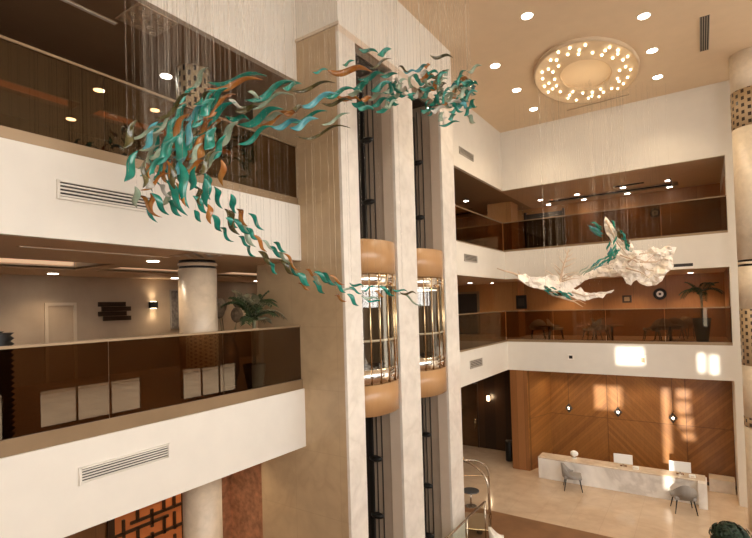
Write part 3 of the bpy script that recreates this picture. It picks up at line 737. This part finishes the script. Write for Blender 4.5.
# chairs
def tub_chair(label, loc, rz, fab=GREYF, name='tub_chair', cat='chair', group=None, s=1.0, leg=BLACK):
    t = thing(name, label, cat, loc, rz, group)
    MB().box(-.27*s, .27*s, -.27*s, .27*s, .38*s, .47*s, bevel=.03).obj('seat', fab, t)
    mb = MB(); k = 14; rows = []
    for i in range(k+1):    # curved back wrapping to low arms, opening towards -y
        a = -.15+(PI+.3)*i/k; h = .50+.32*max(0, math.sin(a))**1.4
        ri, ro = .26*s, .31*s
        c, s_ = math.cos(a), math.sin(a)
        rows.append([mb.bm.verts.new(v) for v in ((ri*c, ri*s_, .44*s), (ro*c, ro*s_, .40*s), (ro*1.12*c, ro*1.12*s_, h*s), (ri*1.1*c, ri*1.1*s_, h*s))])
    for A_, B_ in zip(rows, rows[1:]):
        for j in range(4): mb.bm.faces.new((A_[j], A_[(j+1) % 4], B_[(j+1) % 4], B_[j])).smooth = True
    mb.bm.faces.new(rows[0]); mb.bm.faces.new(rows[-1])
    mb.obj('backrest', fab, t)
    for x in (-1, 1):
        for y in (-1, 1): MB().tube([(x*.2*s, y*.2*s, .40*s), (x*.27*s, y*.27*s, 0)], [.024, .013], 8).obj('leg', leg, t)
    return t
tub_chair('grey tub chair with black legs facing the left half of the desk', (*onz(573, 489, ZL).xy, ZL), math.radians(105), s=1.1)
tub_chair('grey tub chair with black legs before the right end of the desk', (*onz(684, 511, ZL).xy, ZL), math.radians(-165), s=1.12)
p = onz(504, 532, ZL+.85); tub_chair('cream armchair whose curved back shows at the bottom edge by the trolley', (p.x, p.y, ZL+.012), math.radians(120), CREAMF, 'armchair', s=1.15)
# lounge in rear middle gallery
def lounge_table(label, loc, r=.4, h=.62, g='lounge tables'):
    t = thing('lounge_table', label, 'table', loc, 0, g)
    MB().lathe([(r, h-.04), (r, h), (r-.02, h)], n=28).obj('tabletop', TANF, t); MB().tube([(0, 0, .02), (0, 0, h-.03)], .035).obj('pedestal', BLACK, t)
    MB().lathe([(r*.55, 0), (r*.5, .025), (.04, .03)], n=24).obj('foot', BLACK, t)
L_ = [(538, 20.9, 200, CREAMF, 'pale lounge chair at the left end of the rear middle gallery'), (556, 20.9, 100, CREAMF, 'pale lounge chair right of the leftmost one in the rear middle gallery'),
 (592, 20.5, -60, CREAMF, 'pale lounge chair under the white sculpture tail in the rear gallery'), (601, 21.2, 90, TANF, 'tan lounge chair behind the middle table of the rear gallery'),
 (652, 20.6, -80, TANF, 'tan lounge chair at the left side of the long seating group'), (663, 21.3, 180, TANF, 'tan lounge chair second in the long seating group'),
 (677, 21.6, 170, TANF, 'tan lounge chair third in the long seating group'), (691, 22.4, 150, TANF, 'tan lounge chair next to the palm pot in the rear gallery')]
for px, Y, a, f, lab in L_:
    tub_chair(lab, (ony(px, 330, Y).x, Y, Z0), math.radians(a), f, 'lounge_chair', 'chair', None, 1.05)
for px, Y, lab in ((549, 20.1, 'small round table by the leftmost lounge chairs'), (612, 20.3, 'small round table in the middle of the rear gallery lounge'), (670, 20.2, 'small round table of the seating group near the palm')):
    lounge_table(lab, (ony(px, 330, Y).x, Y, Z0))
# wood pier on galleries
struct('wall_back', box(-8.1, -6.95, 21.95, 22.9, Z0, S1), WOODP); struct('wall_back', box(-8.1, -7.0, 21.5, 22.5, Z1, S2), WOODP)
d = struct('door_3', box(-10.6, -9.5, 23.36, 23.39, Z0, 2.1), DARK)
struct('door_frame', MB().box(-10.7, -10.6, 23.3, 23.39, Z0, 2.2).box(-9.5, -9.4, 23.3, 23.39, Z0, 2.2).box(-10.6, -9.5, 23.3, 23.39, 2.1, 2.2), TRIMB, d)
mb = MB().box(-7.0, -5.3, 23.8, 23.88, Z1, S2-.3)
d = struct('door_4', mb, DARK); struct('door_frame', MB().box(-7.1, -7.0, 23.75, 23.88, Z1, S2-.2).box(-5.3, -5.2, 23.75, 23.88, Z1, S2-.2), WOODD, d)
t = thing('wall_sconce', 'glowing pale sconce on the dark wood wall behind the lobby pier', 'wall lamp', ony(489, 398, 21.35))
MB().lathe([(.05, -.12), (.07, -.1), (.07, .1), (.05, .12)], (0, -.09, 0), 16).obj('shade', emis('sconce_glow', (1, .72, .42), 5), t); box(-.03, .03, -.1, 0, -.02, .02).obj('arm', BRASS, t)
l = bpy.data.lights.new('sconce_light', 'POINT'); l.energy = 10; l.color = (1, .7, .4); l.shadow_soft_size = .08
o = bpy.data.objects.new('sconce_light', l); COL.objects.link(o); o.location = (0, -.35, 0); o.parent = t
p = onz(508.5, 461, ZL)
t = thing('waste_bin', 'tall black cylindrical bin against the wood pier in the lobby', 'bin', (p.x+.03, p.y+.1, ZL))
MB().lathe([(.16, 0), (.17, .02), (.17, .8), (.15, .82)], n=24).obj('body', BLACK, t); MB().lathe([(.175, .8), (.175, .84), (.1, .86)], n=24).obj('lid', DARK, t)
# luggage trolley
cx, cy = -6.1, 13.45
t = thing('luggage_trolley', 'brass birdcage luggage trolley standing beyond the lift core', 'trolley', (cx, cy, ZL), math.radians(20))
W_, D_, H_ = .74, .52, 2.08
box(-W_, W_, -D_, D_, .2, .27, bevel=.02).obj('platform', plain('trolley_carpet', (.30, .2, .12), .9), t)
MB().tube([(-W_-.03, -D_-.03, .24), (W_+.03, -D_-.03, .24), (W_+.03, D_+.03, .24), (-W_-.03, D_+.03, .24), (-W_-.03, -D_-.03, .24)], .03).obj('bumper', BRASS, t)
for sx in (-1, 1):
    for sy in (-1, 1):
        pts = [(sx*W_, sy*D_, .27), (sx*W_, sy*D_, H_-.62)]
        for k in range(1, 9):
            a = k/8*PI/2; pts.append((sx*W_*math.cos(a)**.9 if k < 8 else 0, sy*D_*math.cos(a)**.9 if k < 8 else 0, H_-.62+.55*math.sin(a)))
        MB().tube(pts, .026, 10).obj('hoop', STEEL, t)
        MB().lathe([(.02, -.03), (.085, -.03), (.085, .03), (.02, .03)], (0, 0, 0), 16).obj('wheel', BLACK, t)
        w_ = t.children[-1]; w_.location = (sx*.45, sy*.33, .09); w_.rotation_euler = (PI/2, 0, 0)
MB().tube([(-W_, 0, H_-.5), (W_, 0, H_-.5)], .015).obj('hanging_bar', BRASS, t)
MB().ball((0, 0, H_-.02), .055, 2).obj('finial', BRASS, t)
# small side objects behind the trolley
p = onz(481, 519, ZL+.5)
t = thing('side_table', 'small round dark topped side table behind the trolley', 'table', (-6.55, 15.0, ZL))
MB().lathe([(.28, .5), (.28, .53)], n=24).obj('tabletop', plain('smoked_glass', (.12, .12, .12), .08, .3), t); MB().tube([(0, 0, 0), (0, 0, .5)], .03).obj('pedestal', STEEL, t); MB().lathe([(.2, 0), (.18, .02)], n=20).obj('foot', STEEL, t)
# ---------------------------------------------------------------- hanging glass leaves
def leaf_mesh(P0, P1, w, curve, thick=.009, n=12, twist=.5, cup=.25):
    P0, P1 = Vector(P0), Vector(P1); d = P1-P0; L = d.length; dn = d/L
    view = ((P0+P1)/2-EYE).normalized()
    side = dn.cross(view).normalized(); nor = side.cross(dn).normalized()
    c = (P0+P1)/2; bm = bmesh.new(); rows = []
    amp = L*curve
    for i in range(n+1):
        t_ = i/n; s_ = math.sin(2*PI*t_)
        ctr = P0+d*t_-c + side*amp*s_ + nor*amp*.5*math.cos(2*PI*t_)
        tw = twist*math.cos(PI*t_*1.3)
        sv = side*math.cos(tw)+nor*math.sin(tw); nv = nor*math.cos(tw)-side*math.sin(tw)
        wd = w*(math.sin(PI*min(1, max(0, .025+.95*t_**.85)))**1.05)*.56
        row = []
        for q, cq in ((-1, 0), (0, 1), (1, 0)):
            row.append(bm.verts.new(ctr+sv*wd*q+nv*(cup*wd*cq+thick/2)))
        for q, cq in ((1, 0), (0, 1), (-1, 0)):
            row.append(bm.verts.new(ctr+sv*wd*q*.98+nv*(cup*wd*cq-thick/2)))
        rows.append(row)
    for A_, B_ in zip(rows, rows[1:]):
        for j in range(6): bm.faces.new((A_[j], A_[(j+1) % 6], B_[(j+1) % 6], B_[j])).smooth = True
    bm.faces.new(rows[0]); bm.faces.new(rows[-1])
    bmesh.ops.recalc_face_normals(bm, faces=bm.faces)
    anch = [rows[2][1].co.copy(), rows[n-2][1].co.copy()]
    return bm, c, anch
def wire(parent, c, a, ztop):
    p0 = Vector(a); mb = MB().tube([p0, Vector((a[0], a[1], ztop-c.z))], .0017, 3, caps=False)
    return mb.obj('wire', WIRE, parent, fix=False)
COLN = {'T': 'teal', 'B': 'sky blue', 'P': 'pale green', 'G': 'dark olive', 'O': 'amber', 'W': 'clear'}
leafcount = {}
def tx(x): return 5.2+(x-130)*.0125
def leaf(x0, y0, x1, y1, wpx, k, curve=.09, zone='', dj=.0, wires=1):
    xm = (x0+x1)/2; t_ = tx(xm)+random.uniform(-.22, .22)+dj
    sl = random.uniform(-.12, .12)
    A_, B_ = at(x0, y0, t_-sl), at(x1, y1, t_+sl)
    w_ = wpx/FPX*t_*(.82 if zone is ZL1 else (.78 if zone is ZL4 else .98))
    if (y1-y0) < .35*(x1-x0): curve = -curve
    if zone in (ZL1, ZL4): ex = (3.4 if zone is ZL1 else 1.6)/math.hypot(x1-x0, y1-y0); x0, x1, y0, y1 = x0-(x1-x0)*ex, x1+(x1-x0)*ex, y0-(y1-y0)*ex, y1+(y1-y0)*ex
    bm, c, an = leaf_mesh(A_, B_, w_*1.25, curve*random.choice((1, 1, .8)), twist=random.uniform(.2, .7))
    me = bpy.data.meshes.new('glass_leaf'); bm.to_mesh(me); bm.free(); me.materials.append(LEAF[k])
    o = bpy.data.objects.new('glass_leaf', me); COL.objects.link(o); o.location = c
    tag(o, '%s wavy glass leaf %s' % (COLN[k], zone), 'glass leaf', '%s glass leaves %s' % (COLN[k], zone))
    if len(an) and wires:
        for a in an[:wires]: wire(o, c, a, ZC)
    return o
ZL1 = 'in the thick left mass of the teal hanging sculpture'
ZL2 = 'streaming along the upper middle of the teal sculpture'
ZL3 = 'in the crowded upper right end of the teal sculpture'
ZL4 = 'in the thin tail falling from the teal sculpture'
left = [(123,149,137,120,7,'G'),(126,138,166,127,3,'P'),(150,134,182,107,3,'P'),(155,118,196,93,4,'G'),(142,150,158,122,6,'B'),(162,143,178,117,6,'T'),(166,141,189,114,6,'O'),
 (176,161,186,131,11,'T'),(190,128,209,102,8,'T'),(194,104,212,91,4,'G'),(183,150,200,137,5,'T'),(124,182,138,151,8,'T'),(135,187,137,208,6,'P'),(140,176,166,157,5,'T'),
 (141,190,170,173,3,'O'),(143,188,146,160,5,'G'),(146,189,155,174,8,'W'),(151,193,169,215,6,'T'),(165,179,187,215,7,'T'),(167,199,181,216,6,'T'),(178,160,189,208,8,'T'),(181,184,186,206,4,'O'),
 (188,164,202,144,5,'P'),(193,196,208,214,6,'T'),(194,210,201,222,5,'T'),(204,178,208,208,8,'T'),(146,162,150,178,5,'O'),(199,124,236,102,6,'T'),(199,116,214,99,9,'T'),(203,118,231,96,4,'O'),
 (200,170,221,151,4,'P'),(204,172,210,199,8,'T'),(221,160,223,186,6,'O'),(214,186,222,208,6,'T'),(231,194,234,212,6,'T'),(208,204,211,224,6,'O'),(217,147,238,121,7,'P'),(204,150,216,128,10,'T'),
 (170,165,176,190,6,'G'),(157,165,172,140,7,'T'),(195,160,205,135,8,'O'),(212,160,226,135,6,'T'),(160,205,176,190,5,'P'),(185,120,205,105,5,'B'),(212,215,222,232,6,'T'),(196,176,216,150,6,'G'),
 (170,128,186,104,5,'T'),(186,146,192,120,6,'B'),(172,176,186,158,6,'B'),(190,190,196,166,6,'T'),(150,160,164,148,4,'P'),(158,184,170,196,5,'W'),(197,186,201,205,5,'G'),(186,172,204,160,5,'O')]
for a in left: leaf(*a, curve=.075, zone=ZL1, wires=1)
for i in range(62):
    u = random.random(); x = 148+74*u; y = 178-60*u+random.gauss(0, 20); L = random.uniform(20, 34)
    an = random.gauss(-.85, .25) if y < 168 else random.gauss(1.05, .25)
    leaf(x-L/2*math.cos(an), y-L/2*math.sin(an), x+L/2*math.cos(an), y+L/2*math.sin(an), random.uniform(3, 6), random.choices('TGOPB', (42, 22, 18, 8, 10))[0], .07, ZL1, random.uniform(.1, .6), 1)
mid = [(208,82,267,76,4.5,'T'),(205,88,263,80,4.5,'O'),(245,100,296,82,5,'T'),(242,106,294,95,3,'P'),(235,111,260,107,4,'G'),(238,124,284,109,6,'T'),(256,125,294,112,3.5,'O'),(271,127,301,121,4.5,'B'),
 (238,144,274,126,4,'T'),(228,100,244,108,3,'W'),(281,88,301,84,4,'T'),(290,90,336,83,2.8,'G'),(326,69,372,72,5,'O'),(312,72,328,70,2,'T'),(342,65,354,61,2.5,'T'),(358,48,378,53,3,'T'),(377,55,391,49,4.5,'T'),
 (368,68,391,59,2.2,'G'),(358,79,385,74,4,'T'),(322,96,355,89,4,'T'),(353,89,369,83,5,'T'),(370,91,391,82,5,'T'),(297,106,338,94,4.5,'B'),(336,95,361,101,4,'O'),(361,99,372,98,4,'O'),(322,103,353,101,3,'G'),
 (289,128,318,119,5,'B'),(290,122,328,111,3,'T'),(321,125,350,113,2.5,'P'),(296,136,351,128,2.2,'G'),(292,109,303,107,4,'G'),(284,114,298,112,4,'O'),(356,106,374,110,4,'T'),(371,106,388,98,4,'T'),(366,98,384,94,3.5,'P'),
 (375,112,398,104,3.5,'T'),(380,76,398,74,3,'T'),(384,92,402,86,4,'P'),(348,94,362,92,3.5,'P'),(386,100,402,96,4,'T'),(352,103,366,106,4,'T'),(262,118,284,114,4,'P'),(226,116,250,120,4,'T'),(248,92,262,98,3,'P')]
for a in mid: leaf(*a, curve=.075, zone=ZL2, wires=2)
rt = [(430,55,453,58,2.6,'G'),(403,71,416,72,2,'B'),(414,71,428,65,3,'B'),(424,67,430,65,3,'O'),(439,125,460,122,2,'T'),(464,116,471,106,3,'T'),(448,112,464,106,3,'T'),(466,88,476,94,3,'T'),(440,104,456,98,3,'O'),(398,66,410,72,1.8,'G')]
for a in rt: leaf(*a, curve=.09, zone=ZL3)
for i in range(96):
    u = random.random(); x = 386+88*u**.85; cy_ = 92-6*math.sin((x-386)/30)+random.gauss(0, 9)
    if x > 462: cy_ = min(cy_, 104)
    if x > 425 and random.random() < .25: cy_ += 16
    L = random.uniform(8, 17); an = random.choice((-.25, -.6, .5, .3, -.9))+random.gauss(0, .25)
    k = random.choices('TPWGOB', (38, 26, 12, 12, 7, 5))[0]
    leaf(x-L/2*math.cos(an), cy_-L/2*math.sin(an), x+L/2*math.cos(an), cy_+L/2*math.sin(an), random.uniform(2.2, 4.2), k, .13, ZL3, random.uniform(-.4, .5))
tail = [(231,199,236,213,5,'T'),(236,208,247,225,5.5,'O'),(238,212,243,222,4,'O'),(248,213,264,230,4.5,'T'),(224,208,239,234,8,'G'),(230,219,251,234,5,'T'),(219,227,233,241,4,'T'),(239,224,256,247,6,'P'),
 (254,235,267,252,4,'O'),(273,242,286,252,4,'T'),(244,245,255,256,4,'T'),(268,246,284,258,4.5,'T'),(258,251,275,266,5.5,'G'),(283,253,299,271,3,'O'),(269,262,277,274,4.5,'T'),(279,260,295,275,5,'G'),(297,273,310,286,7,'T'),
 (305,269,318,278,2.8,'O'),(314,272,331,283,4.5,'T'),(313,281,325,294,5,'T'),(298,283,310,290,2.4,'O'),(319,273,337,285,5,'T'),(328,275,345,285,2.6,'O'),(334,282,346,293,4,'T'),(334,295,346,301,3,'O'),(347,294,359,306,4.5,'T'),
 (349,287,362,294,2.4,'T'),(361,290,376,287,2.2,'T'),(361,296,380,300,2.4,'P'),(374,291,385,297,2.2,'O'),(379,287,395,296,4,'T'),(400,292,417,294,2.2,'G'),(398,294,424,305,2,'P'),(276,252,290,262,4,'P'),(286,262,300,276,4,'T'),
 (246,228,258,240,5,'T'),(262,240,274,250,3,'P'),(350,283,364,287,2.4,'T'),(312,276,322,285,4,'P'),(340,287,354,291,2.4,'P'),(392,289,408,292,2,'T'),(366,300,382,302,2,'T'),(226,218,238,228,5,'T'),(238,236,250,246,4,'T')]
for a in tail: leaf(*a, curve=.085, zone=ZL4)
# ---------------------------------------------------------------- white sculptures
def crumple(name, label, outline, depth, lean, origin_px, seed, cell=2.2, relief=.22):
    # outline (px) -> plane at distance; filled with an irregular grid; relief pushes it in depth
    def inside(x, y):
        r = False; n_ = len(outline); j = n_-1
        for i in range(n_):
            xi, yi = outline[i]; xj, yj = outline[j]
            if (yi > y) != (yj > y) and x < (xj-xi)*(y-yi)/(yj-yi)+xi: r = not r
            j = i
        return r
    pts = [];
    n_ = len(outline)
    for i in range(n_):
        a, b = Vector(outline[i]), Vector(outline[(i+1) % n_]); m = max(1, int((b-a).length/cell))
        for k in range(m): q = a+(b-a)*k/m; pts.append((q.x+random.uniform(-.35, .35), q.y+random.uniform(-.35, .35)))
    nb = len(pts)
    xs = [p[0] for p in outline]; ys = [p[1] for p in outline]
    y = min(ys)
    while y < max(ys):
        x = min(xs)
        while x < max(xs):
            q = (x+random.uniform(-.5, .5), y+random.uniform(-.5, .5))
            if inside(*q) and all((q[0]-p[0])**2+(q[1]-p[1])**2 > 1.6 for p in pts[:nb]): pts.append(q)
            x += cell
        y += cell*.9
    from mathutils.geometry import delaunay_2d_cdt
    edges = [(i, (i+1) % nb) for i in range(nb)]
    vo, eo, fo, *_ = delaunay_2d_cdt([Vector(p) for p in pts], edges, [], 1, 1e-4)
    c = at(*origin_px, depth); mb = MB(); vs = []
    for v in vo:
        q = noise.noise(Vector((v.x*.07, v.y*.07, seed)))*1.6+noise.noise(Vector((v.x*.22, v.y*.22, seed+5)))*.8
        rdg = 1-abs(noise.noise(Vector((v.x*.12, v.y*.16, seed+9))))*4
        dd = depth+relief*q+relief*.7*rdg+lean*(v.x-origin_px[0])
        vs.append(mb.bm.verts.new(at(v.x, v.y, dd)-c))
    for f in fo:
        cx_ = sum(vo[i].x for i in f)/len(f); cy_ = sum(vo[i].y for i in f)/len(f)
        if inside(cx_, cy_):
            try: mb.bm.faces.new([vs[i] for i in f])
            except ValueError: pass
    o = mb.obj(name, CORAL, None); o.location = c
    m = o.modifiers.new('thickness', 'SOLIDIFY'); m.thickness = .03; m.offset = 0
    return o, c
A1 = [(518,274.6),(525.7,274),(531,277),(545,277),(549.5,274.6),(557.7,276),(563,272),(568,277),(574,275),(580,276),(586,271),(594,270),(600,267),(607,266),(616,262),(622,268),(620,276),(612,277.3),(602,276.5),(593,277.5),(584,280.5),(580,284),(573.4,288.6),(576,290),(580.6,287.5),(584,291.5),(589,293),(599,292.3),(607,291.8),(614.4,290),(611,293),(606,294),(602.5,298.3),(599.5,297.5),(593,298),(585,300.9),(576,298.5),(569.5,296),(563,292),(556,291),(545,289.5),(534.6,288),(525.7,284.6),(518,279)]
B1 = [(605,216),(611.6,223.6),(617,233),(620,239),(626,247),(630,240),(634,250),(645,251),(653,247),(660,249.6),(667,246),(676.6,247.7),(672,258),(674,266),(665.5,273.7),(661.7,281),(656,285),(647,286),(639.4,283),(636.7,280),(634,281),(631,285),(626.4,283),(623.7,278.4),(617,272),(612,266),(617,260.7),(616,249.6),(610.7,238.4),(606,233),(604,223.6)]
oA, cA = crumple('white_sculpture', '', A1, 16.9, .012, (565, 284), 3.3, relief=.10)
tag(oA, 'cream crumpled driftwood shaped hanging sculpture with a long pointed right arm', 'sculpture')
oB, cB = crumple('white_sculpture', '', B1, 15.6, -.010, (642, 265), 8.1, relief=.13)
tag(oB, 'cream crumpled wing shaped hanging sculpture rising to a narrow peak', 'sculpture')
def branches(o, c, depth, segs):
    for pts, r in segs:
        P = [at(x, y, depth-.12)-c for x, y in pts]
        MB().tube(P, [r*(1-.75*i/(len(P)-1)) for i in range(len(P))], 6).obj('branch', CORALB, o)
CORALB = plain('tan_resin', (.60, .45, .32), .5, var=.1)
branches(oA, cA, 16.9, [([(559,288),(561,276),(564,264),(567,256),(569,248)], .05), ([(561,278),(567,274),(576,272)], .03), ([(561,276),(556,270),(553,266)], .025), ([(563,268),(570,265),(575,262)], .025), ([(564,264),(560,259),(559,256)], .02), ([(560,282),(570,279),(581,278)], .03), ([(566,258),(571,255),(573,252)], .018),
  ([(560,286),(556,278),(549,272),(545,270)], .03), ([(562,272),(556,266),(553,263)], .02), ([(565,262),(572,259),(577,258)], .018), ([(561,280),(569,277),(579,272)], .025), ([(567,254),(565,250),(564,247)], .015), ([(568,252),(572,249),(574,247)], .014), ([(522,277),(514,273.5),(505,271),(497,268.4)], .05), ([(520,277),(519,272),(517,270)], .03), ([(556,296),(566,299),(575,302),(583,307)], .035), ([(570,301),(578,300),(586,304)], .02), ([(540,284),(551,285),(558,290)], .05), ([(572,292),(584,296),(598,295)], .035)])
branches(oB, cB, 15.6, [([(606,220),(612,232),(618,244),(628,256)], .04), ([(620,255),(634,260),(648,270),(660,272)], .035), ([(628,262),(640,254),(654,252)], .03), ([(640,262),(656,262),(668,256)], .03), ([(626,268),(640,272),(652,280)], .035), ([(634,258),(646,262),(660,250),(672,243)], .02), ([(662,262),(670,258),(673,246)], .02)])
for o, c, l_ in ((oA, cA, [(520,276),(545,279),(569,249),(583,274),(610,291)]), (oB, cB, [(605,217),(634,252),(672,250),(655,280),(626,278)])):
    dpt = 16.9 if o is oA else 15.6
    for q in l_: wire(o, c, at(q[0], q[1], dpt-.05)-c, ZC)
    x0_, x1_, y_ = (524, 604, 282) if o is oA else (604, 664, 258)
    for i in range(20): wire(o, c, at(x0_+(x1_-x0_)*(i+random.random()*.8)/20, y_+random.uniform(-3, 6), dpt+random.uniform(-.1, .1))-c, ZC)
# slender teal leaves on the white sculptures
def sliver(x0, y0, x1, y1, w_, k, zone, dep):
    A_, B_ = at(x0, y0, dep+random.uniform(-.2, .2)), at(x1, y1, dep+random.uniform(-.2, .2))
    bm, c, an = leaf_mesh(A_, B_, w_/FPX*dep*.85, .07, twist=.4, n=8)
    me = bpy.data.meshes.new('glass_leaf'); bm.to_mesh(me); bm.free(); me.materials.append(LEAF[k])
    o = bpy.data.objects.new('glass_leaf', me); COL.objects.link(o); o.location = c
    tag(o, 'slender %s glass leaf %s' % (COLN[k], zone), 'glass leaf', 'slender %s glass leaves %s' % (COLN[k], zone))
    wire(o, c, an[0], ZC)
za = 'hanging around the peak of the white wing sculpture'; zb = 'fanned between the two white sculptures'; zc = 'bunched under the white driftwood sculpture'
for i in range(12): x = 596+random.uniform(-4, 4); y = 229+random.uniform(-4, 5); sliver(x-4, y-2, x+6, y+random.uniform(0, 5), 2, random.choice('TTTB'), za, 15.3)
for i in range(14):
    u = random.random(); x = 614+16*u+random.uniform(-2, 2); y = 226+22*u+random.uniform(-3, 3); sliver(x-2, y-5, x+3, y+4, 2.6, random.choice('TTTG'), za, 15.7)
for i in range(10): x = 612+random.uniform(-3, 5); y = 252+random.uniform(-12, 8); sliver(x, y-5, x-2, y+5, 2.4, random.choice('TTB'), za, 15.2)
for i in range(16):
    u = i/15; x = 584+32*u; y = 271-17*u+random.uniform(-3, 3); sliver(x-5, y+5, x+5, y-4, 1.2+.9*u, 'P' if u < .3 else random.choice('TTTB'), zb, 15.4)
for i in range(26): u = random.random(); x = 546+26*u; y = 289+8*u+random.uniform(-3, 3); sliver(x-4, y-1, x+4, y+random.uniform(0, 4), 2, random.choice('TTTWPG'), zc, 15.9)
# extra bare wires between ceiling and the leaf cloud are the leaves' own second wires
# ---------------------------------------------------------------- view
vs = S.view_settings; vs.view_transform = 'Standard'; vs.look = 'None'; vs.gamma = 1; vs.exposure = .34; vs.use_curve_mapping = False
c = S.cycles
c.max_bounces = 8; c.diffuse_bounces = 5; c.glossy_bounces = 4; c.transmission_bounces = 4; c.transparent_max_bounces = 24
c.sample_clamp_indirect = 6; c.caustics_reflective = False; c.caustics_refractive = False; c.use_denoising = True
